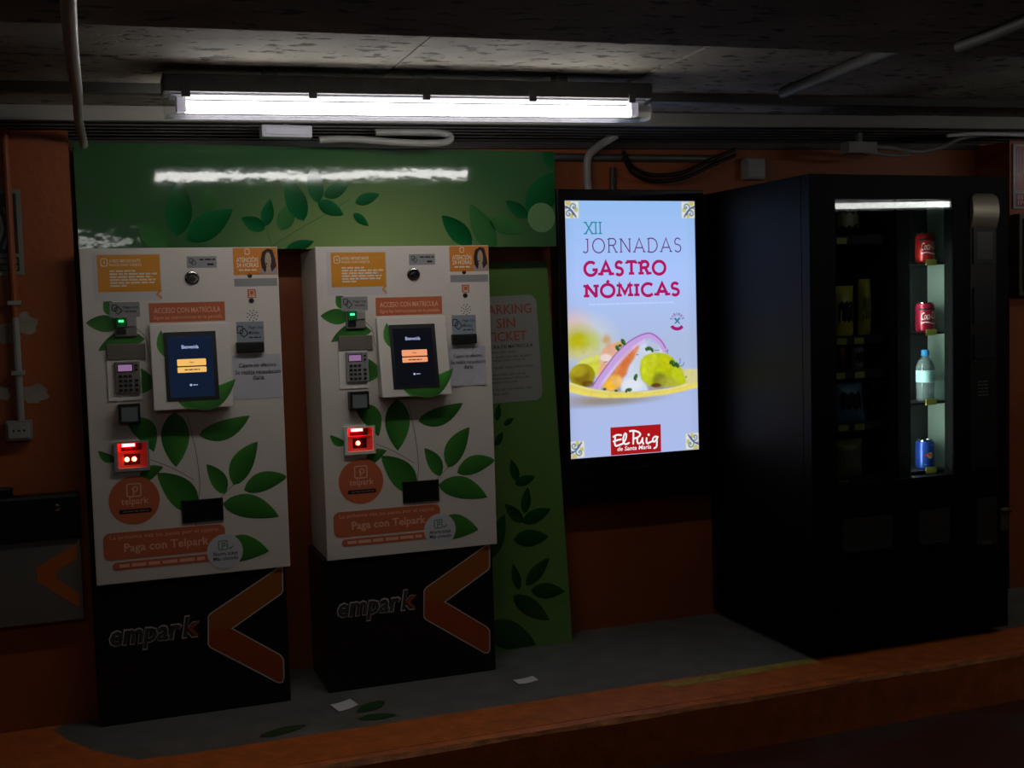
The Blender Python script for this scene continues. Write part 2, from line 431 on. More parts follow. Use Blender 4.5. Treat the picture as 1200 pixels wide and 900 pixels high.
# ceiling of formwork panels
ce = struct(MB().add([(-5, .25, zc(-5)+.06), (7, .25, zc(7)+.06), (7, -9, zc(7)+.06), (-5, -9, zc(-5)+.06), (-5, .25, zc(-5)+.16), (7, .25, zc(7)+.16), (7, -9, zc(7)+.16), (-5, -9, zc(-5)+.16)],
      [(0, 1, 2, 3), (7, 6, 5, 4), (0, 4, 5, 1), (1, 5, 6, 2), (2, 6, 7, 3), (3, 7, 4, 0)]).build('ceiling', M['concrete']), 'rough grey concrete ceiling')
xs = [-5, -.92, .613, 1.42, 2.9, 4.4, 7]
for a, b in zip(xs[:-1], xs[1:]):
    a += .004; b -= .004
    dz = random.uniform(-.003, .003)
    mb = MB(); V = []
    for y in (.2, -2.3):
        for x in (a, b):
            V.append((x, y, zc(x)+dz)); V.append((x, y, zc(x)+.07))
    mb.add(V, [(0, 2, 6, 4), (1, 5, 7, 3), (0, 1, 3, 2), (4, 6, 7, 5), (0, 4, 5, 1), (2, 3, 7, 6)])
    mb.build('ceiling_panel', M['concrete'], ce)
mb = MB(); V = []
for y in (-2.115, -9):
    for x in (-5, 7):
        V.append((x, y-.02*max(0, x)*0, 1.932+SL*x)); V.append((x, y, zc(x)+.1))
mb.add(V, [(0, 2, 6, 4), (1, 5, 7, 3), (0, 1, 3, 2), (4, 6, 7, 5), (0, 4, 5, 1), (2, 3, 7, 6)])
struct(mb.build('ceiling_beam', M['concrete']), 'lower dark concrete beam across the ceiling')

# ------------------------------------------------------------------ fluorescent fittings
def fitting(x0, x1, d, ztop, label, tmat, slope, name='ceiling_light', group=None):
    L = x1-x0
    t = thing(name, label, 'light', ((x0+x1)/2, -d, ztop), group)
    t.rotation_euler[1] = -math.atan(slope)
    h = L/2
    MB().box(-h, h, -.052, .052, -.05, 0).build('housing', M['fix_dark'], t, bevel=.006)
    MB().box(-h+.02, h-.02, -.04, .04, -.056, -.05).build('reflector', M['fix_tray'], t)
    mb = MB(); prof = [(-.05, -.052), (-.048, -.09), (-.03, -.112), (.03, -.112), (.048, -.09), (.05, -.052)]
    V = [(s*(h-.004), y, z) for s in (-1, 1) for y, z in prof]; k = len(prof)
    mb.add(V, [(i, i+1, k+i+1, k+i) for i in range(k-1)]+[tuple(range(k)), tuple(range(2*k-1, k-1, -1))])
    mb.build('diffuser', M['clear'], t)
    for s in (-1, 1):
        MB().box(min(s*(h-.062), s*(h-.035)), max(s*(h-.062), s*(h-.035)), -.018, .018, -.098, -.056).build('lamp_holder', M['fix_white'], t, bevel=.003)
    MB().tube([(-h+.06, 0, -.083), (h-.06, 0, -.083)], .017, 16).build('tube' if not name.endswith('_offscreen') else name.replace('light_', 'tube_'), tmat, t, smooth=False)
    for u in (-.92, -.45, .0, .45, .9):
        MB().box(u*h-.012, u*h+.012, -.056, -.047, -.064, -.03).build('clip', M['fix_dark'], t, bevel=.002)
    for u in (-.6, .6):
        MB().box(u*h-.02, u*h+.02, -.02, .02, 0, .03).build('mounting_foot', M['fix_dark'], t)
    return t
FX0, FX1 = atd(190, 125, 1.08)[0], atd(757, 133, 1.08)[0]
fitting(FX0, FX1, 1.08, 2.043+.018*.7, 'long lit fluorescent strip light with grey housing above the payment machines', M['tube'], .02)
fitting(-1.36, .08, 3.5, 1.915, 'fluorescent strip light over the roadway, facing the payment machines', M['tube_far'], .018, 'roadway_light_left_offscreen')
fitting(3.28, 4.72, 2.65, 1.983, 'fluorescent strip light over the roadway, facing the vending machine', M['tube_right'], .018, 'roadway_light_right_offscreen')
fitting(4.05, 5.47, 1.08, 2.043+.018*4.7, 'fluorescent strip light over the kerb beyond the vending machine', M['tube_end'], .02, 'kerb_light_right_offscreen')

# ------------------------------------------------------------------ trunking, pipes and cables under the ceiling
def slopebox(x0, x1, y0, y1, za, zb):
    mb = MB(); V = []
    for y in (y0, y1):
        for x in (x0, x1):
            V.append((x, y, za+SL*x)); V.append((x, y, zb+SL*x))
    return mb.add(V, [(0, 2, 6, 4), (1, 5, 7, 3), (0, 1, 3, 2), (4, 6, 7, 5), (0, 4, 5, 1), (2, 3, 7, 6)])
t = thing('cable_trunking', 'wide grey cable trunking running along the top of the orange wall', 'trunking', (0, -.3, 2.03))
def loc(o): o.location = (0, .3, -2.03); return o
loc(slopebox(-3.9, 5.5, -.47, -.455, 2.017, 2.072).build('front_panel', M['trunk'], t))
loc(slopebox(-3.9, 5.5, -.455, -.002, 2.027, 2.04).build('bottom_panel', M['darkmetal'], t))
for y in (-.44, -.36, -.29, -.22, -.145, -.06):
    loc(slopebox(-3.9, 5.5, y-.008, y+.008, 2.016, 2.028).build('rib', M['darkmetal'], t))
loc(slopebox(COLX+.002, cx1-.002, -.03, -.0005, 1.99, 2.028).build('gap_shade_strip', M['darkmetal'], t))  # added dark strip covering the wall, stands in for shade above the header
def pipe(name, label, pts, r, m, cat='pipe', group=None, n=12):
    o = MB().tube(pts, r, n).build(name, m); smooth_angle(o, 50)
    return tag(o, label, cat, group)
# pipe that runs across the ceiling towards the viewer at the far pilaster
lx = -.25
pipe('conduit', 'grey conduit crossing the ceiling beside the orange pilaster, bent down at its end',
     spline([(lx, -2.95, 1.935), (lx, -2.9, 1.911), (lx-.002, -2.1, 1.903), (lx+.004, -1.2, 1.965), (lx+.003, -.7, 1.985), (lx+.008, -.46, 1.985), (lx+.012, -.35, 1.975), (lx+.015, -.31, 1.955)], 5), .0135, M['pipe'])
# diagonal-looking pipe over the vending machine
x1_, x2_ = atz(925, 126, 2.05)[0], 1.92
pipe('surface_conduit', 'grey surface conduit crossing the ceiling above the vending machine', [(2.02, -1.0, 2.082), (1.95, -1.6, 2.08), (1.93, -2.11, 2.078)], .018, M['duct'])
bq = [atz(a, b, 1.945) for a, b in ((1124, 57), (1165, 42), (1300, -15))]
pipe('beam_conduit', 'thin grey conduit under the dark ceiling beam', [(a, b, 1.932+SL*a-.0135) for a, b in bq], .014, M['duct'])
# dark rail fixed along the ceiling behind the strip light
tag(slopebox(-3.9, 5.5, -.86, -.82, 2.035, 2.068).build('ceiling_rail', M['darkmetal']), 'dark rail fixed along the ceiling behind the strip light', 'rail')
def Q(px, py, d):
    x, z = atd(px, py, d); return (x, -d, z)
pipe('bent_pipe', 'pale grey pipe with a U bend above the green header panel',
     spline([Q(374, 164, .4), Q(410, 163, .4), Q(470, 167, .4), Q(505, 168, .41), Q(524, 166, .4), Q(528, 160, .385), Q(516, 156, .37), Q(490, 155, .36), Q(440, 155, .35)], 5), .0125, M['pipe'])
pipe('screen_conduit', 'grey conduit bending down from the trunking to the lit poster screen',
     spline([Q(722, 158, .185), Q(714, 163, .175), Q(702, 171, .12), Q(691, 181, .066), Q(688, 192, .054), Q(688, 205, .05), Q(690, 226, .05)], 5), .0165, M['pipe'])
pipe('wall_conduit', 'grey conduit fixed level on the wall above the lit poster screen', [Q(640, 184, .016), Q(838, 186, .016)], .0165, M['galv'])
pipe('drop_conduit', 'short dark conduit dropping to the top of the lit poster screen', [Q(718, 196, .02), Q(718, 226, .02)], .013, M['darkmetal'])
for dy, lb in ((-1, 'drooping black cable hanging along the wall above the lit poster screen'), (6, 'lower black cable sagging beneath another above the lit poster screen')):
    pipe('wall_cable', lb, spline([Q(730, 178+dy, .045), Q(742, 197+dy, .045), Q(765, 206+dy, .045), Q(800, 203+dy, .045), Q(838, 186+dy, .045), Q(862, 176+dy, .05)], 5) if dy < 0 else spline([Q(730, 178+dy, .063), Q(742, 197+dy, .064), Q(765, 206+dy, .064), Q(800, 203+dy, .064), Q(838, 186+dy, .064), Q(862, 176+dy, .068)], 5), .008, M['blackmetal'], 'cable')
x, z0 = atd(875, 210, .05); x1, z1 = atd(897, 185, .05)
jb = thing('junction_box', 'small grey junction box on the wall above the vending machine', 'junction box', ((x+x1)/2, 0, z0))
MB().box(-(x1-x)/2, (x1-x)/2, -.05, 0, 0, z1-z0).build('box', M['pipe'], jb, bevel=.006)
MB().box(-(x1-x)/2+.006, (x1-x)/2-.006, -.056, -.05, .006, z1-z0-.006).build('cover', M['pipe'], jb, bevel=.003)
# small emergency fitting
x, z0 = atd(307, 160, .44); x1, z1 = atd(366, 147, .44)
em = thing('emergency_light', 'small white emergency light bar above the green header panel', 'light', ((x+x1)/2, -.41, z1))
hh = (x1-x)/2; hz = z1-z0
MB().box(-hh, hh, -.03, .035, -hz, 0).build('case', M['fix_white'], em, bevel=.006)
MB().box(-hh+.012, hh-.012, -.034, -.03, -hz*.8, -hz*.2).build('lens', M['fix_white'], em, bevel=.002)
MB().box(-.01, .01, -.01, .01, 0, .03).build('bracket', M['fix_dark'], em)
# fittings at the far end of the trunking
x, z0 = atd(990, 180, .3); x1, z1 = atd(1023, 167, .3)
cl = thing('cable_clamp', 'grey clamp box with loose cable ends under the trunking above the vending machine', 'clamp', ((x+x1)/2, -.30, z1))
MB().box(-(x1-x)/2, (x1-x)/2, -.03, .03, -(z1-z0), 0).build('body', M['pipe'], cl, bevel=.005)
MB().box(-.01, .01, -.01, .01, 0, .06).build('hanger', M['fix_dark'], cl)
pipe('loose_cable', 'pale loose cable looping from the clamp box to the right-hand trunking', spline([Q(1010, 172, .3), Q(1040, 173, .3), Q(1075, 178, .3), Q(1105, 172, .32), Q(1135, 160, .36), Q(1200, 157, .4), Q(1260, 156, .4)], 5), .009, M['pipe'], 'cable')
pipe('loose_cable', 'second loose cable below the looping one under the trunking', spline([Q(1012, 178, .322), Q(1045, 182, .325), Q(1066, 182, .325)], 4), .008, M['pipe'], 'cable')
pipe('upper_cable', 'straight pale cable under the trunking at the red sign', spline([Q(1110, 159, .42), Q(1150, 157, .42), Q(1230, 159, .42)], 4), .008, M['whitepaper'], 'cable')

# ------------------------------------------------------------------ green header panel
HX0, HX1, HZ0, HZ1, HD = -.270, 1.485, 1.610, 1.977, .23
hp = thing('header_panel', 'wide glossy green header panel printed with leaves above the payment machines', 'sign panel', ((HX0+HX1)/2, -HD, HZ0))
hcx = (HX0+HX1)/2
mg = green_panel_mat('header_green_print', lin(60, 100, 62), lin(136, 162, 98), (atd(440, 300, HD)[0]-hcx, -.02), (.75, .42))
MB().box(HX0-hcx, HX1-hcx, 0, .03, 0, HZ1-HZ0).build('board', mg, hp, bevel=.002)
for s in (HX0+.06, .5, HX1-.06):
    MB().box(s-hcx-.02, s-hcx+.02, .03, HD-.0005, .02, .33).build('bracket', M['darkmetal'], hp)
def H(px, py):
    x, z = atd(px, py, HD); return (x-hcx, z-HZ0)
SH = (1200*1/1358*0+ (4.4549-HD)/FPX/math.cos(.2))      # metres per photo pixel on this plane, near enough for leaf widths
gd0, gd1 = lin(10, 78, 36), lin(28, 104, 58); gl0, gl1 = lin(52, 108, 56), lin(66, 122, 64)
hclip = (HX0-hcx+.001, .001, HX1-hcx-.001, HZ1-HZ0-.001)
def c1(u, v): return (u/3, v/3)
def c2(u, v): return (400+u/3, v/3)
HL = [(c1(622, 830), c1(635, 633), 86, 0), (c1(655, 845), c1(818, 735), 84, 0), (c1(588, 866), c1(486, 782), 76, 1), (c1(412, 780), c1(408, 690), 60, 2), (c1(735, 745), c1(730, 655), 55, 2),
      (c1(932, 806), c1(848, 766), 48, 0), (c1(932, 796), c1(950, 700), 42, 0), (c1(985, 810), c1(1030, 712), 58, 1), (c1(1067, 777), c1(1008, 622), 72, 0), (c1(1117, 714), c1(1098, 578), 56, 0),
      (c1(1138, 690), c1(1224, 650), 48, 0), (c1(1117, 710), c1(1208, 756), 50, 0), (c1(1003, 882), c1(1104, 848), 40, 0),
      (c2(48, 714), c2(134, 682), 40, 0), (c2(42, 750), c2(96, 795), 30, 0), (c2(458, 862), c2(352, 757), 72, 0), (c2(538, 885), c2(452, 715), 82, 1), (c2(520, 772), c2(642, 818), 66, 1),
      (c2(656, 766), c2(576, 705), 48, 0), (c2(655, 755), c2(770, 600), 110, 0), (c2(770, 600), c2(706, 520), 60, 0)]
for a, b, wd, k in HL:
    A, B = H(*a), H(*b)
    cc = ((gd0, gd1), (gl0, gl1), (lin(52, 106, 50), lin(48, 104, 50)))[k]
    leaf('leaf_print', A, B, wd/3*SH, hp, .0008+.0002*(2-k), M['panel_leaf'], *cc, clip=hclip)
SIK = mat('stem_ink', lin(40, 90, 40), .3)
flat('stem_print', ribbon([H(*c1(935, 800)), H(*c1(955, 866))], .0016), SIK, hp, .0006)
flat('stem_print', ribbon(spline([H(*c1(955, 866)), H(*c1(1060, 800)), H(*c1(1150, 750)), H(*c1(1230, 700))]), .0022), SIK, hp, .0006)
px = H(*c2(703, 765)); flat('circle_print', [[(min(max(a, hclip[0]), hclip[2]), b) for a, b in circ(px[0], px[1], 54/3*SH)]], mat('pale_green_print', lin(112, 150, 100), .12), hp, .0013)

# ------------------------------------------------------------------ leaning green panel behind the second machine
pt = np.array([1.517, -.046, 1.5595]); pb = np.array([1.553, -.128, 0.0])
PW = .345
lp_len = float(np.linalg.norm((pt-pb)[1:]))
lp = thing('leaning_panel', 'tall green leaf-printed board leaning on the wall behind a payment machine', 'sign panel', (pb[0]-PW/2, pb[1], 0))
lp.rotation_euler = (-math.atan2(pt[1]-pb[1], pt[2]), math.atan2(pt[0]-pb[0], pt[2]), 0)
mg2 = green_panel_mat('board_green_print', lin(98, 136, 70), lin(98, 136, 70), (.0, .9), (.5, 1.4))
tl_ = math.tan(lp.rotation_euler[1])*1.0
bz_ = lambda x: x*tl_-.0008
MB().add([(-PW/2, 0, bz_(-PW/2)), (PW/2, 0, bz_(PW/2)), (PW/2, .016, bz_(PW/2)), (-PW/2, .016, bz_(-PW/2)), (-PW/2, 0, lp_len), (PW/2, 0, lp_len), (PW/2, .016, lp_len), (-PW/2, .016, lp_len)],
         [(0, 3, 2, 1), (4, 5, 6, 7), (0, 1, 5, 4), (1, 2, 6, 5), (2, 3, 7, 6), (3, 0, 4, 7)]).build('board', mg2, lp, bevel=.0015)
bpy.context.view_layer.update()
lpm = lp.matrix_world.copy()
lpi = lpm.inverted()
def LPp(px, py):
    """pixel -> face coordinates on the leaning board"""
    v = Vector((CF+(px-600)/FPX*CR-(py-450)/FPX*CU)); o = lpi @ Vector(CAM); dv = lpi.to_3x3() @ v
    t = -o.y/dv.y; q = o+dv*t; return (q.x, q.z)
def c7(u, v): return LPp(560+u/4.5, 460+v/4.5)
def c8(u, v): return LPp(560+u/5.63, 620+v/5.63)
s7, s8 = 1/4.5*.0034, 1/5.63*.0034
LL = [(c7(100, 150), c7(112, 60), 36*s7), (c7(137, 172), c7(188, 135), 30*s7), (c7(92, 282), c7(131, 207), 38*s7), (c7(208, 470), c7(175, 353), 50*s7), (c7(195, 482), c7(302, 443), 56*s7),
      (c7(245, 638), c7(263, 498), 56*s7), (c7(238, 686), c7(142, 588), 62*s7), (c7(233, 684), c7(385, 613), 74*s7), (c7(188, 775), c7(373, 760), 92*s7),
      (c8(272, 402), c8(230, 228), 62*s8), (c8(317, 372), c8(470, 188), 90*s8), (c8(350, 405), c8(574, 410), 106*s8), (c8(232, 440), c8(472, 602), 118*s8), (c8(40, 640), c8(385, 765), 190*s8)]
lclip = (-PW/2+.001, .006, PW/2-.001, lp_len)
for i, (a, b, wd) in enumerate(LL):
    leaf('leaf_print', a, b, wd, lp, .0006, M['panel_leaf'], lin(16, 66, 28), lin(26, 84, 36), clip=lclip)
leaf('leaf_print', c7(60, 880), c7(140, 640), 90*s7, lp, .0005, M['panel_leaf'], lin(36, 86, 34), lin(40, 90, 36), clip=lclip)
def c6(u, v): return LPp(560+u/4.5, 280+v/4.5)
cA, cB = c6(150, 300), c6(150, 862)
pr = c6(312, 500)[0]; pc = c6(150, 450)[0]; hw = pr-pc+.006
npl = plate('notice_plate', rrect(pc-hw, cB[1], pc+hw, cA[1], .035), mat('notice_grey', lin(150, 152, 146), .4), lp, .0012, .001)
npl['label'] = 'pale grey rounded notice'
TXT = mat('brick_red_print', lin(178, 82, 46), .4)
def tl(s, y0, y1, x0, x1):
    xm, ym = (x0+x1)/2, (y0+y1)/2; return (s, c6(x0, ym)[0], c6(xm, y1)[1], c6(x1, ym)[0], c6(xm, y0)[1], .012)
text('lettering', [tl('PARKING', 345, 397, 20, 281), tl('SIN', 418, 470, 96, 196), tl('TICKET', 488, 540, 44, 256)], TXT, npl, .0028)
text('lettering', [tl('LECTURA DE MATRÍCULA', 554, 577, 10, 290)], M['ink'], npl, .0028)
rws = []
for y, x1 in ((604, 210), (630, 285), (648, 250), (686, 296), (724, 252), (744, 272), (764, 210), (802, 284), (826, 172)):
    a0, b0 = c6(30, y); a1, _ = c6(x1, y); rws.append((a0, a1, b0, .008))
flat('small_print', bars(rws), M['greyplastic'], npl, .0026)

# ------------------------------------------------------------------ payment machines
W, ZT, ZW, MD1 = .646, 1.610, .4866, .378
M1X0 = -.2673
S1 = 1200/280.0
def F(u, v, o=270):
    """zoomed-photo coordinate on the first machine -> its face coordinates"""
    x, z = atd(80+u/S1, o+v/S1, MD1); return (x-M1X0, z)
def FB(u0, v0, u1, v1, o=270):
    a0, b1 = F(u0, v0, o); a1, b0 = F(u1, v1, o); return a0, b0, a1, b1
MS = (4.4549-MD1)/FPX/S1/math.cos(.3)*1.0
lfa, lfb = lin(42, 104, 38), lin(70, 138, 54)
def machine(x0, d, second, label):
    t = thing('payment_machine', label, 'payment machine', (x0, -d, 0), 'payment machines')
    dep = d-.026
    MB().box(.004, W-.004, .034, dep, ZW, ZT-.004).build('cabinet', M['white'], t, bevel=.003)
    MB().box(.010, W-.010, .024, .036, ZW+.006, ZT-.008).build('door_seal', M['seam'], t)
    MB().box(0, W, 0, .026, ZW, ZT).build('door_panel', M['white'], t, bevel=.003)
    bs = MB().box(-.012, W-.016, .012, dep-.004, 0, ZW-.001).build('base', M['black'], t, bevel=.003)
    # --- base print
    bl = -.0125
    def B3(u, v): return F(u, v, 650)
    def bface(a, b, h=0.0): return (a, .012-h, b)
    up = [B3(705, 315), B3(715, 300), B3(1060, 66), B3(1078, 62), B3(1080, 185), B3(1072, 200), B3(825, 375), B3(705, 375)]
    up = [(a, min(b, ZW-.003)) for a, b in up]
    lo = [B3(705, 375), B3(825, 375), B3(1068, 508), B3(1083, 530), B3(1086, 625), B3(1078, 645), B3(1058, 648), B3(715, 470), B3(705, 455)]
    flat('chevron_print', [up], M['chev0'], bs, .0006, bface)
    flat('chevron_print', [lo], M['chev1'], bs, .0006, bface)
    flat('chevron_outline', ribbon(up[:-1]+lo[2:], .004, True), M['outline'], bs, .0009, bface)
    a0, b0 = B3(212, 478); a1, b1 = B3(655, 345)
    zb = B3(212, 440)[1]
    lw = a1-a0
    def lg(s, x0_, x1_, y0_, y1_, bo): return (s, a0+lw*x0_, b0_+hh_*y0_, a0+lw*x1_, b0_+hh_*y1_, bo)
    b0_, hh_ = B3(420, 455)[1]-.012, .088
    L_out = [lg('empar', -.012, .815, -.05, .86, .045), lg('k', .80, 1.012, .21, 1.12, .045)]
    L_in = [lg('empar', .0, .80, 0, .80, .03), lg('k', .815, .99, .255, 1.07, .03)]
    text('logo_outline', L_out, M['outline'], bs, .0007, bface, shear=.18)
    text('logo_lettering', L_in, M['logofill'], bs, .0011, bface, shear=.18)
    flat('logo_accent', ribbon([(a0+lw*1.0, b0_+hh_*.82), (a0+lw*.90, b0_+hh_*.58), (a0+lw*.985, b0_+hh_*.28)], .010), M['chev1'], bs, .0014, bface)
    # --- labels on the upper door
    a0, b0, a1, b1 = FB(142, 124, 466, 304)
    bk = FB(118, 118, 474, 350)
    nl = plate('notice_label', rect(bk[0], bk[1], bk[2], bk[3]), M['backpaper'], t, 0, .0008)
    flat('amber_field', [rect(a0, b0, a1, b1)], M['amber'], nl, .0012)
    w_, h_ = a1-a0, b1-b0
    text('lettering', [('AVISO IMPORTANTE', a0+.19*w_, b0+.79*h_, a0+.69*w_, b0+.88*h_, .02), ('PAGOS CON TARJETA', a0+.19*w_, b0+.67*h_, a0+.71*w_, b0+.76*h_, .02)], M['cream'], nl, .0015)
    rr = [(a0+.19*w_, a0+w_*k, b0+h_*y, .0055) for y, k in ((.56, .6), (.48, .95), (.40, .86), (.32, .92), (.24, .9), (.16, .45))]
    flat('small_print', bars(rr), M['cream'], nl, .0015)
    flat('icon', ribbon(rrect(a0+.06*w_, b0+.70*h_, a0+.16*w_, b0+.90*h_, .006), .003, True)+[rect(a0+.10*w_, b0+.76*h_, a0+.12*w_, b0+.84*h_)], M['cream'], nl, .0015)
    q = F(446, 320); flat('chevron_mark', ribbon([(q[0]+.014, q[1]+.014), (q[0], q[1]), (q[0]+.014, q[1]-.014)], .006), M['orange'], nl, .0014)
    # small grey label over the lock
    r0 = FB(594, 131, 746, 187); gl = plate('lock_label', rect(*r0), M['greylabel'], t, 0)
    w_, h_ = r0[2]-r0[0], r0[3]-r0[1]
    flat('lettering', bars([(r0[0]+.42*w_, r0[0]+.95*w_, r0[1]+.72*h_, .005)])+bars([(r0[0]+.68*w_, r0[0]+.9*w_, r0[1]+.3*h_, .007)]), M['ink'], gl, .002)
    def card_icon(par, cx, cy, s, lift):
        flat('card_icon', ribbon(rrect(cx-.5*s, cy-.1*s, cx+.0*s, cy+.55*s, .08*s), .09*s, True)+ribbon([(cx-.25*s, cy+.1*s), (cx+.15*s, cy+.35*s), (cx+.5*s, cy-.15*s), (cx+.1*s, cy-.5*s), (cx-.2*s, cy-.2*s)], .09*s, True), M['ink'], par, lift)
    card_icon(gl, r0[0]+.2*w_, r0[1]+.5*h_, .022, .002)
    c = F(622, 240)
    lk = MB().lathe([(.0245, -.0005), (.0245, .004), (.0215, .007), (.0195, .0075), (.017, .004), (.008, .0035)], (c[0], 0, c[1]), 28, 'y').build('lock', M['chrome'], t); smooth_angle(lk, 30)
    MB().lathe([(.010, .0035), (.010, .009), (.007, .011)], (c[0], 0, c[1]), 20, 'y').build('lock_barrel', M['chrome'], lk)
    flat('keyhole', [rect(c[0]-.002, c[1]-.007, c[0]+.002, c[1]+.007)], M['ink'], lk, .0112)
    # attention sticker
    r0 = FB(825, 88, 1052, 221); r0 = (r0[0], r0[1], r0[2], min(r0[3], ZT-.002))
    st = plate('help_sticker', rect(*r0), M['orange'], t, 0, .0007); w_, h_ = r0[2]-r0[0], r0[3]-r0[1]
    text('lettering', [('ATENCIÓN', r0[0]+.07*w_, r0[1]+.47*h_, r0[0]+.56*w_, r0[1]+.69*h_, .02), ('24 HORAS', r0[0]+.07*w_, r0[1]+.28*h_, r0[0]+.57*w_, r0[1]+.45*h_, .02)], M['cream'], st, .0012)
    flat('small_print', bars([(r0[0]+.12*w_, r0[0]+.52*w_, r0[1]+.18*h_, .005)])+ribbon(rrect(r0[0]+.27*w_, r0[1]+.76*h_, r0[0]+.37*w_, r0[1]+.95*h_, .004), .0025, True), M['cream'], st, .0012)
    sk = (r0[0]+.80*w_, r0[1]+.5*h_)
    def ell(cx, cy, ra, rb, n=24): return [(cx+ra*math.cos(2*math.pi*k/n), cy+rb*math.sin(2*math.pi*k/n)) for k in range(n)]
    flat('portrait_ground', [rect(r0[0]+.61*w_, r0[1]+.02*h_, r0[2]-.02*w_, r0[1]+.24*h_)], mat('portrait_grey', lin(160, 160, 168), .4), st, .0010)
    hair = [(sk[0]-.16*w_, sk[1]-.24*h_), (sk[0]-.18*w_, sk[1]+.05*h_), (sk[0]-.14*w_, sk[1]+.34*h_), (sk[0]-.02*w_, sk[1]+.47*h_), (sk[0]+.10*w_, sk[1]+.42*h_), (sk[0]+.15*w_, sk[1]+.1*h_), (sk[0]+.18*w_, sk[1]-.18*h_), (sk[0]+.08*w_, sk[1]-.38*h_), (sk[0]-.10*w_, sk[1]-.40*h_)]
    flat('portrait_hair', [hair], mat('portrait_brown', lin(54, 30, 22), .4), st, .0012)
    flat('portrait_face', [ell(sk[0]-.01*w_, sk[1]+.04*h_, .072*w_, .29*h_), [(sk[0]-.05*w_, sk[1]-.2*h_), (sk[0]+.04*w_, sk[1]-.2*h_), (sk[0]+.07*w_, sk[1]-.46*h_), (sk[0]-.08*w_, sk[1]-.46*h_)]], mat('portrait_skin', lin(184, 160, 140), .4), st, .0014)
    flat('portrait_headset', [ell(sk[0]-.05*w_, sk[1]-.1*h_, .018*w_, .035*h_, 10)], M['ink'], st, .0016)
    for (u, v, r) in ((912, 228, .0062), (920, 353, .0072)):
        c = F(u, v); MB().lathe([(r*1.25, -.0003), (r*1.2, .002), (r, .0022), (r*.9, .0005)], (c[0], 0, c[1]), 18, 'y').build('microphone_hole' if r < .007 else 'call_button', M['ink'], t)
    r0 = FB(833, 243, 1050, 278); plate('grey_strip_label', rect(*r0), M['greylabel'], t, 0)
    r0 = FB(900, 295, 943, 338); sb = plate('orange_square_label', rect(*r0), M['salmon'], t, 0)
    flat('icon', ribbon(rrect(r0[0]+.006, r0[1]+.009, r0[2]-.006, r0[3]-.005, .003), .0018, True)+bars([(r0[0]+.004, r0[2]-.004, r0[1]+.005, .003)]), M['cream'], sb, .0016)
    # loudspeaker holes
    c = F(925, 428); pl = []
    for k, (rad, nn) in enumerate(((0, 1), (.009, 5), (.018, 9))):
        for j in range(nn):
            a = 2*math.pi*j/nn+k*.3; pl.append(circ(c[0]+rad*math.cos(a), c[1]+rad*math.sin(a), .0024, 6))
    sp = flat('speaker_holes', pl, M['ink'], t, .0006); sp['kind'] = 'stuff'
    # contactless mobile sign + reader
    r0 = FB(843, 460, 985, 562); cs = plate('contactless_sign', rect(*r0), M['bluelabel'], t, 0); w_, h_ = r0[2]-r0[0], r0[3]-r0[1]
    card_icon(cs, r0[0]+.22*w_, r0[1]+.52*h_, .036, .002)
    text('lettering', [('Pago con', r0[0]+.45*w_, r0[1]+.62*h_, r0[0]+.95*w_, r0[1]+.8*h_, .01), ('Móviles', r0[0]+.45*w_, r0[1]+.4*h_, r0[0]+.82*w_, r0[1]+.56*h_, .01)], M['ink'], cs, .002)
    flat('small_print', bars([(r0[0]+.45*w_, r0[0]+.88*w_, r0[1]+.25*h_, .004)]), M['ink'], cs, .002)
    r0 = FB(840, 562, 982, 610); MB().box(r0[0], r0[2], -.022, .001, r0[1], r0[3]).build('contactless_reader', M['darkplastic'], t, bevel=.004)
    # paper note
    r0 = FB(822, 628, 1074, 838)
    if second: r0 = (r0[0]+.003, r0[1]+.006, r0[2]-.02, r0[3]-.002)
    mb = MB(); nx, ny = 8, 8; V = []; Fc = []
    rn = random.Random(11+second)
    for j in range(ny+1):
        for i in range(nx+1):
            k = (abs(j-ny/2)/(ny/2))**4*.006*rn.random() if second else .0004*rn.random()
            V.append((r0[0]+(r0[2]-r0[0])*i/nx, -.0012-k, r0[1]+(r0[3]-r0[1])*j/ny))
            if i and j: q = j*(nx+1)+i; Fc.append((q-nx-2, q-nx-1, q, q-1))
    pn = mb.add(V, Fc).build('paper_note', M['paper'], t, recalc=False)
    w_, h_ = r0[2]-r0[0], r0[3]-r0[1]
    text('lettering', [('Cajero sin efectivo.', r0[0]+.13*w_, r0[1]+.69*h_, r0[0]+.92*w_, r0[1]+.81*h_, .006), ('Se realiza recaudación', r0[0]+.05*w_, r0[1]+.56*h_, r0[0]+.985*w_, r0[1]+.66*h_, .004), ('diaria.', r0[0]+.40*w_, r0[1]+.43*h_, r0[0]+.66*w_, r0[1]+.535*h_, .006)], M['ink'], pn, .0028 if not second else .0034)
    # salmon banner
    r0 = FB(404, 366, 789, 452); bn = plate('access_banner', rect(*r0), M['salmon'], t, 0); w_, h_ = r0[2]-r0[0], r0[3]-r0[1]
    text('lettering', [('ACCESO CON MATRÍCULA', r0[0]+.06*w_, r0[1]+.46*h_, r0[0]+.94*w_, r0[1]+.82*h_, .015), ('Sigue las instrucciones en la pantalla', r0[0]+.055*w_, r0[1]+.1*h_, r0[0]+.955*w_, r0[1]+.34*h_, .005)], M['pink'], bn, .002)
    # --- printed leaves and stems on the door
    def LF(name_, b, tp, wd, ob=270, ot=270, bend=0.0, lift=.0007, ca=lfa, cb=lfb):
        A = F(*b, ob); B = F(*tp, ot)
        return leaf(name_, A, B, wd*MS, t, lift, M['leaf'], ca, cb, bend, clip=(.001, ZW+.001, W-.001, ZT-.001))
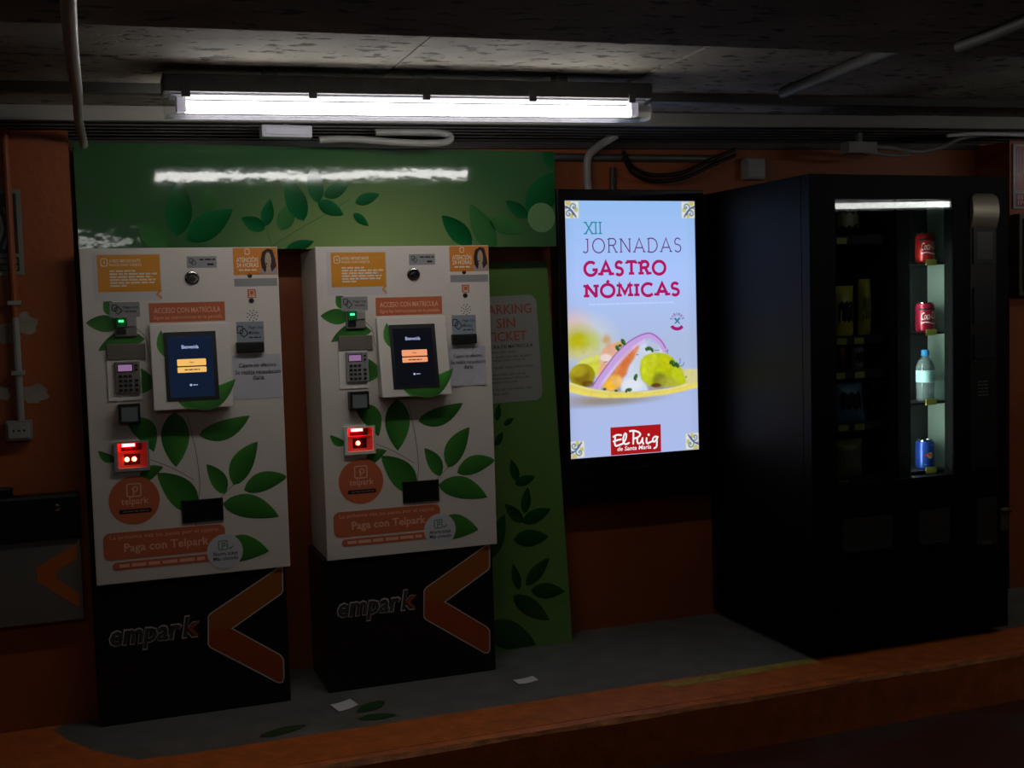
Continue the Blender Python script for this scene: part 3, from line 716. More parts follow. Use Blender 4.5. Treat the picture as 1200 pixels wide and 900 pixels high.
    LF('leaf_print', (255, 470), (88, 465), 76); LF('leaf_print', (385, 545), (150, 606), 74, bend=-.12); LF('leaf_print', (250, 420), (180, 345), 60, bend=.1)
    LF('leaf_print', (360, 690), (330, 830), 84, bend=.28)
    for b, tp, wd, bd in (((300, 85), (430, 255), 96, .14), ((535, 55), (541, 332), 126, 0), ((657, 172), (912, 73), 92, -.08), ((830, 422), (950, 203), 104, .06), ((787, 467), (694, 317), 74, -.06), ((882, 448), (1104, 378), 92, .06),
                          ((776, 514), (1058, 580), 112, .06), ((640, 560), (446, 360), 128, -.06), ((360, 410), (478, 330), 62, .12), ((240, 300), (150, 250), 40, .1)):
        LF('leaf_print', b, tp, wd, 470, 470, bd)
    LF('leaf_print', (752, 770), (1008, 753), 128, 470, 470, .1)
    smt = mat('stem_grey', lin(110, 104, 92), .5)
    for st_ in (ribbon(spline([F(598, 75, 470), F(640, 250, 470), F(660, 400, 470), F(655, 490, 470), F(640, 625, 470)]), .0022), ribbon(spline([F(400, 290, 470), F(520, 335, 470), F(632, 396, 470)]), .002), ribbon([F(760, 490, 470), F(830, 420, 470)], .002), ribbon(spline([F(330, 480), F(385, 535), F(400, 600), F(410, 640)]), .002)):
        flat('stem_print', st_, smt, t, .0006)
    # --- card slot column
    r0 = FB(206, 362, 361, 433); cl_ = plate('card_label', rect(*r0), M['greylabel'], t, .0006); w_, h_ = r0[2]-r0[0], r0[3]-r0[1]
    card_icon(cl_, r0[0]+.24*w_, r0[1]+.5*h_, .03, .003)
    text('lettering', [('Pago con', r0[0]+.46*w_, r0[1]+.54*h_, r0[0]+.94*w_, r0[1]+.74*h_, .012), ('tarjeta', r0[0]+.5*w_, r0[1]+.26*h_, r0[0]+.88*w_, r0[1]+.46*h_, .012)], M['ink'], cl_, .003)
    r0 = FB(231, 436, 346, 530); w_, h_ = r0[2]-r0[0], r0[3]-r0[1]
    cr = MB().box(r0[0], r0[2], -.012, .001, r0[1], r0[3]).build('card_reader', M['greyplastic'], t, bevel=.003)
    MB().box(r0[0]+.06*w_, r0[0]+.52*w_, -.024, -.011, r0[1]+.45*h_, r0[1]+.98*h_).build('card_guide', M['green_lit'], cr, bevel=.003)
    MB().box(r0[0]+.18*w_, r0[0]+.40*w_, -.0262, -.023, r0[1]+.74*h_, r0[1]+.84*h_).build('green_indicator', M['green_led'], cr)
    MB().box(r0[0]+.06*w_, r0[0]+.50*w_, -.0145, -.011, r0[1]+.10*h_, r0[1]+.36*h_).build('slot_mouth', M['darkplastic'], cr)
    MB().box(r0[0]+.54*w_, r0[0]+.97*w_, -.018, -.011, r0[1]+.5*h_, r0[1]+.94*h_).build('card_lip', M['pipe'], cr, bevel=.003)
    r0 = FB(190, 573, 390, 645); MB().box(r0[0], r0[2], -.009, .001, r0[1], r0[3]).build('keypad_hood', M['hood'], t, bevel=.003)
    r0 = FB(192, 645, 372, 850); kp = plate('keypad_plate', rect(*r0), M['platewhite'], t, .0008, .004)
    r0 = FB(231, 660, 366, 814); w_, h_ = r0[2]-r0[0], r0[3]-r0[1]
    pp = MB().box(r0[0], r0[2], -.016, 0, r0[1], r0[3]).build('pin_pad', M['greyplastic'] if not second else M['greylabel'], t, bevel=.003)
    MB().box(r0[0]+.10*w_, r0[0]+.72*w_, -.0168, -.0155, r0[1]+.67*h_, r0[1]+.93*h_).build('pin_pad_bezel', M['darkplastic'], pp)
    flat('pin_pad_display', [rect(r0[0]+.13*w_, r0[1]+.70*h_, r0[0]+.68*w_, r0[1]+.90*h_)], M['lcd'], pp, .0175)
    km = MB()
    for j in range(4):
        for i in range(4):
            a = r0[0]+w_*(.14+.195*i+(.05 if i == 3 else 0)); b = r0[1]+h_*(.07+.145*j)
            if i == 3 and j == 3: continue
            km.box(a, a+.13*w_, -.019, -.0155, b, b+.075*h_)
    km.box(r0[0]+.8*w_, r0[0]+.9*w_, -.0185, -.0155, r0[1]+.83*h_, r0[1]+.9*h_); km.box(r0[0]+.8*w_, r0[0]+.9*w_, -.0185, -.0155, r0[1]+.70*h_, r0[1]+.77*h_)
    ks = km.build('keys', M['darkplastic'], pp); ks['kind'] = 'stuff'
    # scanner window
    r0 = FB(249, 15, 362, 104, 470); w_, h_ = r0[2]-r0[0], r0[3]-r0[1]
    so = MB().box(r0[0], r0[0]+.13*w_, -.04, .001, r0[1], r0[3]).box(r0[2]-.10*w_, r0[2], -.04, .001, r0[1], r0[3]).box(r0[0]+.13*w_, r0[2]-.10*w_, -.04, .001, r0[3]-.13*h_, r0[3]).box(r0[0]+.13*w_, r0[2]-.1*w_, -.04, .001, r0[1], r0[1]+.10*h_).box(r0[0]+.12*w_, r0[2]-.09*w_, -.012, .001, r0[1]+.09*h_, r0[3]-.12*h_).build('barcode_scanner', M['darkplastic'], t)
    MB().box(r0[0]+.13*w_, r0[2]-.10*w_, -.038, -.02, r0[1]+.10*h_, r0[3]-.13*h_).build('scanner_window', M['lens'], so)
    # red-lit ticket reader
    r0 = FB(226, 206, 410, 344, 470); r1 = FB(245, 213, 397, 328, 470)
    fm = MB(); y0, y1 = -.016, .001
    fm.box(r0[0], r1[0], y0, y1, r0[1], r0[3]).box(r1[2], r0[2], y0, y1, r0[1], r0[3]).box(r1[0], r1[2], y0, y1, r0[1], r1[1]).box(r1[0], r1[2], y0, y1, r1[3], r0[3])
    tr = fm.build('ticket_reader', M['greylabel'] if not second else M['white'], t)
    w_, h_ = r1[2]-r1[0], r1[3]-r1[1]
    MB().box(r1[0], r1[2], -.0016, .0005, r1[1], r1[3]).build('lit_recess', M['red'], tr)
    MB().box(r1[0]+.12*w_, r1[0]+.82*w_, -.0026, -.001, r1[1]+.68*h_, r1[1]+.97*h_).build('upper_window', M['red_dark'], tr)
    MB().box(r1[0]+.16*w_, r1[0]+.60*w_, -.011, -.002, r1[1]+.86*h_, r1[1]+.96*h_).build('upper_led', M['red_bright'], tr)
    MB().box(r1[0]+.22*w_, r1[0]+.76*w_, -.0026, -.001, r1[1]+.12*h_, r1[1]+.54*h_).build('lower_window', M['red_dark'], tr)
    MB().box(r1[0]+.03*w_, r1[2]-.03*w_, -.006, -.001, r1[1]+.60*h_, r1[1]+.65*h_).build('ledge', M['red'], tr)
    for u in ((.31, .56) if not second else (.42,)):
        MB().lathe([(.0075, .002), (.0075, .006), (.006, .009), (.003, .0105)], (r1[0]+u*w_, 0, r1[1]+.34*h_), 14, 'y').build('led', M['red_hot'], tr)
    # change / ticket tray mouth
    Pq = [F(570, 497, 470), F(777, 487, 470), F(779, 598, 470), F(572, 611, 470)]
    a0 = (Pq[0][0]+Pq[3][0])/2; a1 = (Pq[1][0]+Pq[2][0])/2; b1 = (Pq[0][1]+Pq[1][1])/2; b0 = (Pq[2][1]+Pq[3][1])/2
    sl = MB().box(a0, a0+.006, -.006, .001, b0, b1).box(a1-.006, a1, -.006, .001, b0, b1).box(a0, a1, -.006, .001, b1-.006, b1).box(a0, a1, -.006, .001, b0, b0+.006).build('receipt_tray', M['darkplastic'], t)
    MB().box(a0+.005, a1-.005, -.0025, .001, b0+.005, b1-.005).build('tray_flap', M['black'], sl)
    # round sticker
    c = F(332, 498, 470); R_ = 112*MS
    rs = plate('round_sticker', circ(c[0], c[1], R_, 40), M['salmon'], t, .0006, .0005)
    flat('icon', ribbon(rrect(c[0]-.27*R_, c[1]+.16*R_, c[0]+.27*R_, c[1]+.68*R_, .07*R_), .05*R_, True)+ribbon([(c[0]-.02*R_, c[1]+.22*R_), (c[0]-.02*R_, c[1]+.5*R_)], .05*R_)+ribbon(circ(c[0]+.05*R_, c[1]+.46*R_, .1*R_, 12), .05*R_, True), M['pink'], rs, .0016)
    text('lettering', [('telpark', c[0]-.52*R_, c[1]-.25*R_, c[0]+.56*R_, c[1]+.12*R_, .008)], M['pink'], rs, .0016)
    flat('pill_print', [rrect(c[0]-.62*R_, c[1]-.54*R_, c[0]+.66*R_, c[1]-.36*R_, .08*R_)], M['ink'], rs, .0015)
    flat('small_print', bars([(c[0]-.45*R_, c[0]+.55*R_, c[1]-.45*R_, .05*R_)]), M['greyplastic'], rs, .0018)
    # wide banner
    A = F(176, 730, 470); Bq = F(787, 660, 470); top = (F(178, 662, 470)[1]+F(785, 620, 470)[1])/2; bot = (F(178, 797, 470)[1]+F(700, 762, 470)[1])/2
    ob = plate('app_banner', rrect(A[0], bot, Bq[0], top, .022), M['salmon'], t, .0008, .0005); w_, h_ = Bq[0]-A[0], top-bot
    text('lettering', [('La próxima vez no pases por el cajero', A[0]+.055*w_, bot+.70*h_, A[0]+.94*w_, bot+.9*h_, .006), ('Paga con Telpark', A[0]+.165*w_, bot+.17*h_, A[0]+.86*w_, bot+.58*h_, .02)], M['pink'], ob, .0018)
    A2 = F(225, 825, 470); t2 = (F(225, 806, 470)[1]+F(700, 774, 470)[1])/2; b2 = (F(230, 845, 470)[1]+F(700, 812, 470)[1])/2
    ob2 = plate('slim_banner', rrect(A2[0], b2, F(735, 800, 470)[0], t2, .012), M['salmon'], t, .0008, .0005)
    flat('small_print', bars([(A2[0]+.02, F(690, 800, 470)[0], (t2+b2)/2, .011)]), M['pink'], ob2, .0018)
    c = F(787, 755, 470); R_ = 83*MS
    wr = plate('white_round_sticker', circ(c[0], c[1], R_, 36), mat('sticker_white', lin(205, 208, 212), .4), t, .0016, .0005)
    flat('icon', ribbon(rrect(c[0]-.34*R_, c[1]+.12*R_, c[0]+.14*R_, c[1]+.62*R_, .06*R_), .05*R_, True)+ribbon([(c[0]-.14*R_, c[1]+.12*R_), (c[0]-.14*R_, c[1]+.5*R_), (c[0]+.02*R_, c[1]+.5*R_), (c[0]+.02*R_, c[1]+.32*R_), (c[0]-.14*R_, c[1]+.32*R_)], .05*R_)+ribbon([(c[0]+.2*R_, c[1]+.2*R_), (c[0]+.3*R_, c[1]+.14*R_), (c[0]+.45*R_, c[1]+.28*R_)], .06*R_), mat('sticker_green_ink', lin(70, 120, 70), .4), wr, .0024)
    text('lettering', [('Ahorra ticket', c[0]-.68*R_, c[1]-.22*R_, c[0]+.7*R_, c[1]+.0*R_, .02), ('Más cómodo', c[0]-.66*R_, c[1]-.5*R_, c[0]+.72*R_, c[1]-.28*R_, .02)], mat('sticker_ink', lin(60, 66, 60), .5), wr, .0024)
    # --- tilted screen housing
    ha0, ha1 = F(405, 470)[0], F(800, 470)[0]; hz1 = F(600, 468)[1]; hz0 = F(620, 40, 470)[1]+.006
    P0, P1 = .014, .068                     # stands out further at its lower edge
    sh = MB().add([(ha0, 0, hz0), (ha1, 0, hz0), (ha1, 0, hz1), (ha0, 0, hz1), (ha0, -P1, hz0), (ha1, -P1, hz0), (ha1, -P0, hz1), (ha0, -P0, hz1)],
                  [(0, 1, 2, 3), (4, 7, 6, 5), (0, 4, 5, 1), (3, 2, 6, 7), (0, 3, 7, 4), (1, 5, 6, 2)]).build('screen_housing', M['white'], t, bevel=.003)
    def sf(a, b, h=0.0):
        k = (hz1-b)/(hz1-hz0); return (a, -(P0+(P1-P0)*k)-h, b+h*.15)
    z_ = lambda u, v: F(u, v)
    r0 = FB(474, 513, 751, 842)
    bz = plate('display_bezel', rect(r0[0], r0[1], r0[2], r0[3]), M['darkplastic'], sh, .0005, .002, sf)
    r1 = (r0[0]+.012, r0[1]+.012, r0[2]-.014, r0[3]-.014); w_, h_ = r1[2]-r1[0], r1[3]-r1[1]
    flat('display', [rect(*r1)], M['screenblue'] if not second else M['screendark'], sh, .0030, sf)
    bm_ = M['btn_o'] if second else M['btn_y']
    u0, u1 = r1[0]+.19*w_, r1[0]+.84*w_
    flat('screen_button', [rrect(u0, r1[1]+.51*h_, u1, r1[1]+.62*h_, .003)], bm_, sh, .0034, sf)
    flat('screen_button', [rrect(u0, r1[1]+.40*h_, u1, r1[1]+.49*h_, .003)], bm_, sh, .0034, sf)
    text('screen_lettering', [('Bienvenida', r1[0]+.31*w_, r1[1]+.79*h_, r1[0]+.69*w_, r1[1]+.85*h_, .015)], M['scr_text'], sh, .0034, sf)
    text('button_lettering', [('Pagar', r1[0]+.46*w_, r1[1]+.55*h_, r1[0]+.57*w_, r1[1]+.58*h_, .01)], M['ink'], sh, .0037, sf)
    flat('small_print', bars([(r1[0]+.35*w_, r1[0]+.69*w_, r1[1]+.445*h_, .0035)]), M['ink'], sh, .0037, sf)
    flat('screen_icon', [circ(r1[0]+.47*w_, r1[1]+.195*h_, .004, 10)]+bars([(r1[0]+.52*w_, r1[0]+.62*w_, r1[1]+.195*h_, .003)]), M['scr_text'], sh, .0034, sf)
    lb = lin(70, 156, 46)
    leaf('leaf_print', F(498, 640), F(464, 500), 44*MS, sh, .0004, M['leaf'], lfa, lb, .1, sf)
    leaf('leaf_print', F(560, 850), F(832, 742), 96*MS, sh, .0006, M['leaf'], lfa, lb, -.16, sf)
    leaf('leaf_print', F(640, 880), F(540, 845), 36*MS, sh, .0005, M['leaf'], lfa, lb, .05, sf)
    return t
m1 = machine(M1X0, MD1, False, 'white leaf-printed payment machine beside the orange pilaster, with yellow screen buttons')
m2 = machine(.5138, .357, True, 'white leaf-printed payment machine beside the leaning green board, with peach screen buttons')

# ------------------------------------------------------------------ lit poster screen
SX0, SX1, SZ0, SZ1, SD = 1.580, 2.173, .7495, 1.8015, .092
SW, SHH = SX1-SX0, SZ1-SZ0
ds = thing('poster_screen', 'black wall-mounted portrait screen showing a lit gastronomy poster', 'screen', ((SX0+SX1)/2, 0, .557))
ox, oz = (SX0+SX1)/2, .557
MB().box(1.549-ox, 2.217-ox, -SD+.002, -.0005, 0, 1.849-oz).build('housing', M['blackmetal'], ds, bevel=.006)
fx0, fx1, fz0, fz1 = 1.549-ox, 2.217-ox, 0, 1.849-oz
px0, px1, pz0, pz1 = SX0-ox, SX1-ox, SZ0-oz, SZ1-oz
fr_ = MB().box(fx0+.004, px0, -SD-.006, -SD+.004, fz0+.004, fz1-.004).box(px1, fx1-.004, -SD-.006, -SD+.004, fz0+.004, fz1-.004).box(px0, px1, -SD-.006, -SD+.004, pz1, fz1-.004).box(px0, px1, -SD-.006, -SD+.004, fz0+.004, pz0)
fr_.build('bezel', M['blackmetal'], ds)
def pface(u, v, h=0.0): return (px0+u*SW, -SD-h, pz1-v*SHH)      # u right, v down, both 0..1
def PU(px, py):
    x, z = atd(px, py, SD); return ((x-SX0)/SW, (SZ1-z)/SHH)
def grid_paint(name, nx, ny, fn, m, parent, fmap, lift, box=(0, 0, 1, 1)):
    uu, vv = np.meshgrid(np.linspace(0, 1, nx+1), np.linspace(0, 1, ny+1)); uu = uu.ravel(); vv = vv.ravel()
    C = fn(uu, vv); mb = MB()
    V = [fmap(box[0]+(box[2]-box[0])*u, box[1]+(box[3]-box[1])*v, lift) for u, v in zip(uu, vv)]
    Fc = [(j*(nx+1)+i, (j+1)*(nx+1)+i, (j+1)*(nx+1)+i+1, j*(nx+1)+i+1) for j in range(ny) for i in range(nx)]
    C4 = np.concatenate([C, np.ones((len(C), 1))], 1)
    mb.add(V, Fc, C4.tolist())
    return mb.build(name, m, parent, recalc=False)
def l3(*c): return np.array(lin(*c)[:3])
def paint_poster(u, v):
    X = u; Y = v*SHH/SW                     # square units, width = 1
    pu = lambda a, b: (lambda q: (q[0], q[1]*SHH/SW))(PU(a, b))
    k = SW and 1/152.0                       # one photo pixel in width units
    def mixv(a, b, t): return a[None]*(1-t)[:, None]+b[None]*t[:, None]
    t = np.clip(v, 0, 1)
    C = mixv(l3(150, 190, 240), l3(170, 196, 250), np.clip(t/.3, 0, 1))
    C = C*(1-np.clip((t-.3)/.25, 0, 1))[:, None]+l3(172, 188, 224)[None]*np.clip((t-.3)/.25, 0, 1)[:, None]
    C = C*(1-np.clip((t-.6)/.35, 0, 1))[:, None]+l3(172, 188, 234)[None]*np.clip((t-.6)/.35, 0, 1)[:, None]
    vig = np.clip((np.abs(u-.5)-.42)/.1, 0, 1); C = C*(1-.1*vig)[:, None]
    rnd = np.random.RandomState(5)
    def over(col, a): 
        nonlocal C
        C = C*(1-a)[:, None]+np.asarray(col)[None]*a[:, None]
    def ell(cx, cy, ra, rb, col, soft=.15, ang=0, al=1.0):
        a, b = pu(cx, cy); dx, dy = X-a, Y-b; c, s = math.cos(ang), math.sin(ang)
        e = np.sqrt(((dx*c+dy*s)/(ra*k))**2+((-dx*s+dy*c)/(rb*k))**2)
        over(l3(*col), al*np.clip((1+soft-e)/(2*soft), 0, 1)**1)
    def poly(pts, col, soft=1.0, al=1.0):
        Q = np.array([pu(*p) for p in pts]); ins = np.zeros(len(X), bool); dm = np.full(len(X), 9.0)
        for i in range(len(Q)):
            a, b = Q[i], Q[(i+1) % len(Q)]
            cnd = (a[1] > Y) != (b[1] > Y)
            with np.errstate(divide='ignore', invalid='ignore'):
                xi = (b[0]-a[0])*(Y-a[1])/(b[1]-a[1]+1e-12)+a[0]
            ins ^= cnd & (X < xi)
            ab = b-a; tt = np.clip(((X-a[0])*ab[0]+(Y-a[1])*ab[1])/(ab@ab+1e-12), 0, 1)
            dm = np.minimum(dm, np.hypot(X-a[0]-tt*ab[0], Y-a[1]-tt*ab[1]))
        sd = np.where(ins, dm, -dm)/(soft*k); over(l3(*col), al*np.clip(.5+sd/2, 0, 1))
    def stroke(pts, wd, col, soft=.8, al=1.0, sp=True):
        Q = [pu(*p) for p in pts]; Q = np.array(spline(Q, 5) if sp else Q); dm = np.full(len(X), 9.0)
        for a, b in zip(Q[:-1], Q[1:]):
            ab = b-a; tt = np.clip(((X-a[0])*ab[0]+(Y-a[1])*ab[1])/(ab@ab+1e-12), 0, 1)
            dm = np.minimum(dm, np.hypot(X-a[0]-tt*ab[0], Y-a[1]-tt*ab[1]))
        over(l3(*col), al*np.clip(.5+(wd*k/2-dm)/(soft*k), 0, 1))
    def z3(x, y): return (650+x/6.667, 360+y/6.667)
    FSOFT = [1.0]
    def E(x, y, ra, rb, col, soft=.15, ang=0, al=1.0): ell(*z3(x, y), ra/6.667, rb/6.667, col, max(.05, soft*FSOFT[0]), ang, al)
    def Pg(pts, col, soft=1.0, al=1.0): poly([z3(*p) for p in pts], col, max(.6, soft*FSOFT[0]), al)
    def St(pts, wd, col, soft=.8, al=1.0, sp=True): stroke([z3(*p) for p in pts], wd/6.667, col, soft, al, sp)
    # blurred dish behind
    E(150, 140, 90, 80, (226, 170, 170), .8, 0, .7); E(240, 220, 170, 110, (225, 222, 190), .7, .1, .55)
    E(190, 265, 120, 95, (178, 178, 30), .55, .15); E(170, 300, 70, 60, (186, 180, 20), .7, 0, .8); E(300, 280, 60, 60, (190, 200, 80), .7, 0, .7)
    E(405, 255, 30, 32, (200, 150, 50), .6, 0, .8)
    Pg([(105, 355), (250, 340), (400, 320), (420, 345), (250, 400), (110, 400)], (214, 205, 140), 8, .8)
    # shadow under the tortilla (a photograph on the screen)
    E(430, 735, 330, 30, (140, 124, 90), .6, -.02, .75); E(250, 715, 170, 24, (150, 120, 60), .6, .05, .5)
    FSOFT[0] = .55
    # right end of the tortilla
    Pg([(980, 490), (1040, 480), (1115, 486), (1115, 610), (960, 660), (900, 640)], (214, 208, 150), 2)
    Pg([(1000, 500), (1110, 500), (1110, 590), (1000, 600)], (204, 198, 132), 6, .6)
    # salmon and pale fish
    Pg([(355, 360), (400, 310), (470, 270), (560, 265), (520, 360), (420, 480), (330, 560), (320, 520)], (226, 186, 164), 2)
    E(430, 330, 60, 40, (222, 160, 130), .4, -.5, .7); E(400, 395, 40, 26, (238, 220, 220), .5, 0, .9); E(500, 300, 40, 26, (200, 170, 90), .5, -.4, .7); E(370, 480, 26, 50, (226, 168, 120), .5, .4, .7)
    # left avocado cylinder
    Pg([(120, 520), (150, 470), (210, 410), (300, 380), (350, 372), (350, 480), (320, 540), (260, 470)], (206, 210, 70), 2)
    Pg([(170, 455), (230, 410), (330, 378), (345, 400), (230, 450)], (222, 224, 120), 3, .7)
    E(215, 535, 98, 84, (150, 140, 20), .1, 0); E(212, 545, 66, 52, (122, 92, 24), .5, 0, .8); E(180, 500, 60, 40, (190, 176, 40), .6, 0, .6); E(260, 600, 50, 22, (70, 36, 16), .6, 0, .8)
    Pg([(250, 600), (420, 590), (760, 600), (1000, 590), (990, 650), (560, 690), (300, 670)], (150, 120, 40), 6, .55)
    # white cream
    Pg([(660, 300), (740, 260), (830, 300), (860, 360), (700, 420), (660, 520), (720, 620), (730, 650), (640, 665), (520, 660), (520, 600), (560, 500), (620, 400)], (206, 216, 236), 2.5)
    E(600, 610, 80, 46, (222, 228, 240), .5); E(660, 420, 50, 90, (190, 204, 220), .6, .3, .5)
    # orange salmon strip
    Pg([(520, 380), (600, 300), (650, 270), (662, 310), (620, 400), (580, 460), (560, 530), (520, 560), (450, 560), (430, 520), (470, 470)], (220, 140, 90), 3)
    Pg([(545, 370), (610, 330), (620, 380), (560, 470), (530, 545), (480, 530), (500, 460)], (214, 112, 54), 4, .8)
    E(450, 590, 76, 54, (236, 176, 70), .3, -.3); E(430, 615, 50, 26, (240, 186, 40), .5, 0, .8); E(490, 580, 40, 30, (240, 196, 130), .6, 0, .6)
    # right avocado
    Pg([(672, 410), (700, 380), (770, 355), (850, 355), (920, 390), (980, 460), (1020, 560), (1025, 590), (970, 610), (800, 622), (740, 612), (680, 570), (662, 500)], (176, 190, 20), 2)
    E(760, 420, 80, 50, (196, 204, 40), .6, -.3, .9); E(720, 510, 46, 80, (204, 212, 40), .5, 0, .7); E(820, 570, 56, 56, (120, 116, 40), .5, .3, .8); E(900, 580, 80, 34, (170, 170, 60), .5, 0, .7)
    E(960, 520, 40, 66, (196, 206, 30), .5, -.3, .8); E(860, 440, 60, 60, (186, 190, 20), .6); E(790, 610, 40, 16, (96, 70, 30), .5)
    # onion ring
    St([(312, 640), (390, 520), (500, 380), (600, 285), (700, 228), (760, 225), (820, 270), (860, 330)], 44, (196, 160, 222), .9)
    St([(345, 640), (420, 530), (530, 400), (620, 310), (700, 262)], 20, (214, 194, 238), 1.4, .8)
    St([(298, 610), (375, 500), (485, 355), (590, 262), (690, 212), (760, 208), (830, 262), (866, 320)], 9, (140, 80, 170), .8, .9)
    St([(330, 645), (420, 560), (510, 430), (600, 320)], 5, (160, 110, 130), .9, .5)
    E(770, 300, 60, 40, (170, 180, 214), .6, .5, .7)
    # tortilla front
    Pg([(112, 590), (160, 600), (260, 632), (400, 655), (560, 664), (720, 655), (900, 632), (1010, 605), (1115, 590), (1115, 625), (1000, 655), (860, 680), (720, 697), (560, 705), (380, 706), (240, 690), (115, 660)], (222, 208, 104), 1.5)
    Pg([(112, 640), (260, 672), (420, 690), (640, 692), (860, 668), (1115, 610), (1115, 625), (860, 682), (640, 704), (380, 706), (240, 690), (115, 660)], (236, 216, 90), 2.5, .9)
    St([(125, 596), (200, 622), (300, 645), (420, 660)], 8, (240, 232, 170), 1.5, .6); St([(700, 664), (880, 640), (1030, 606)], 8, (236, 230, 170), 1.5, .6)
    # herbs
    for x, y, r in ((535, 272, 26), (490, 320, 22), (510, 300, 16), (735, 322, 24), (760, 335, 18), (715, 330, 14), (632, 545, 24), (628, 560, 16), (582, 645, 22), (560, 652, 16), (925, 440, 28), (955, 452, 24), (905, 430, 16), (480, 652, 14), (390, 640, 14), (645, 372, 7), (1025, 545, 7)):
        E(x, y, r, r*.6, (38, 84, 34), .35, x % 3); E(x+6, y-4, r*.45, r*.3, (76, 122, 52), .5, y % 3, .8)
    for a in ([(940, 455), (975, 440), (980, 400)], [(960, 460), (1000, 455), (1010, 430)], [(780, 338), (815, 336)], [(868, 345), (884, 335), (880, 360)], [(385, 432), (410, 425)]):
        St(a, 5, (30, 70, 40), .9, .9)
    # fine mottling of the food
    a, b = pu(*z3(620, 470)); m_ = np.clip(1.25-np.sqrt(((X-a)/.62)**2+((Y-b)/.28)**2), 0, 1)
    gx, gy = (X*26), (Y*26); rs_ = np.random.RandomState(2).rand(64, 128)
    def vn(gx, gy):
        i0, j0 = np.floor(gx).astype(int), np.floor(gy).astype(int); fx, fy = gx-i0, gy-j0
        fx, fy = fx*fx*(3-2*fx), fy*fy*(3-2*fy)
        g = lambda i, j: rs_[i % 64, j % 128]
        return (g(i0, j0)*(1-fx)+g(i0+1, j0)*fx)*(1-fy)+(g(i0, j0+1)*(1-fx)+g(i0+1, j0+1)*fx)*fy
    nz = vn(gx, gy)*.6+vn(gx*2.3+7, gy*2.3+3)*.4-.5
    sat = (C.max(1)-C.min(1))/(C.max(1)+1e-6)
    warm = np.clip((C[:, 0]-C[:, 2])*4, 0, 1)
    C = C*(1+.4*nz*m_*warm)[:, None]
    return np.clip(C, 0, 1)
M['poster'] = attr_mat('lit_poster', .25, emit=True, estr=1.0, spec=.3)
scr = grid_paint('screen_image', 230, 408, paint_poster, M['poster'], ds, pface, .001)
scr['label'] = 'lit poster with a filled tortilla'
def em_mat(name, c, s=1.0): return mat(name, (.004, .004, .004, 1), .3, spec=.2, emit=c, estr=s)
# slab lettering drawn with strokes; letters in a 1-high box
def arc(cx, cy, ra, rb, a0, a1, n=14): return [(cx+ra*math.cos(math.radians(a0+(a1-a0)*i/n)), cy+rb*math.sin(math.radians(a0+(a1-a0)*i/n))) for i in range(n+1)]
GL = {
 'X': (.72, [[(.02, 1), (.70, 0)], [(.70, 1), (.02, 0)]], [(.02, 1), (.70, 1), (.02, 0), (.70, 0)]),
 'I': (.26, [[(.13, 0), (.13, 1)]], [(.13, 0), (.13, 1)]),
 'J': (.5, [[(.36, 1)]+[(.36, .25)]+arc(.18, .22, .18, .2, 0, -150)], [(.30, 1)]),
 'O': (.95, [arc(.475, .5, .44, .5, 90, 450, 28)], []),
 'R': (.72, [[(.1, 0), (.1, 1)], [(.1, 1), (.38, 1)]+arc(.38, .76, .24, .24, 90, -90)+[(.1, .52)], [(.40, .5), (.66, 0)]], [(.1, 0), (.08, 1), (.66, 0)]),
 'N': (.86, [[(.1, 0), (.1, 1)], [(.1, 1), (.76, 0)], [(.76, 0), (.76, 1)]], [(.1, 0), (.08, 1), (.76, 1)]),
 'A': (.86, [[(.04, 0), (.43, 1), (.82, 0)], [(.18, .33), (.68, .33)]], [(.05, 0), (.81, 0)]),
 'D': (.82, [[(.1, 0), (.1, 1)], [(.1, 1), (.32, 1)]+arc(.32, .5, .44, .5, 90, -90, 20)+[(.1, 0)]], [(.08, 0), (.08, 1)]),
 'S': (.58, [arc(.29, .75, .22, .25, 25, 225, 12)+arc(.29, .26, .24, .26, 80, -150, 14)], []),
 'G': (.88, [arc(.46, .5, .42, .5, 48, 345, 24)+[(.86, .42), (.58, .42)]], []),
 'T': (.74, [[(.37, 0), (.37, 1)], [(.02, 1), (.72, 1)], [(.03, 1), (.03, .84)], [(.71, 1), (.71, .84)]], [(.37, 0)]),
 'M': (1.0, [[(.10, 0), (.15, 1), (.5, .25), (.85, 1), (.9, 0)]], [(.1, 0), (.9, 0), (.13, 1), (.87, 1)]),
 'C': (.82, [arc(.46, .5, .42, .5, 45, 318, 24)], []),
}
GL['Ó'] = (GL['O'][0], GL['O'][1]+[[(.42, 1.12), (.58, 1.32)]], [])
def slab(s, x0, x1, y0, y1, wd, serif, gap=.16):
    """strokes of the word s in the poster box (photo pixels x0..x1, cap height y0..y1)"""
    tot = sum(GL[c][0] for c in s)+gap*(len(s)-1); out = []
    A = PU(x0, y1); B = PU(x1, y0); sx = (B[0]-A[0])/tot; sy = (A[1]-B[1])
    asp = SHH/SW; a = 0
    for c in s:
        wl, strokes, serifs = GL[c]
        for st in strokes:
            # build in metric units so that stroke width is even
            pts = [((A[0]+(a+x)*sx), (A[1]-y*sy)*asp) for x, y in st]
            out += ribbon(pts, wd)
        for x, y in serifs:
            cx_, cy_ = A[0]+(a+x)*sx, (A[1]-y*sy)*asp
            yy = cy_+(wd/2 if y == 1 else -wd/2)*.8
            out.append(rect(cx_-serif, yy-wd*.42, cx_+serif, yy+wd*.42))
        a += wl+gap
    return [[(p[0], p[1]/asp) for p in q] for q in out]
flat('title_numeral', slab('XII', 685.5, 704.5, 260, 274.5, .0095, .013), em_mat('teal_light', lin(30, 138, 160)), scr, .0022, pface)
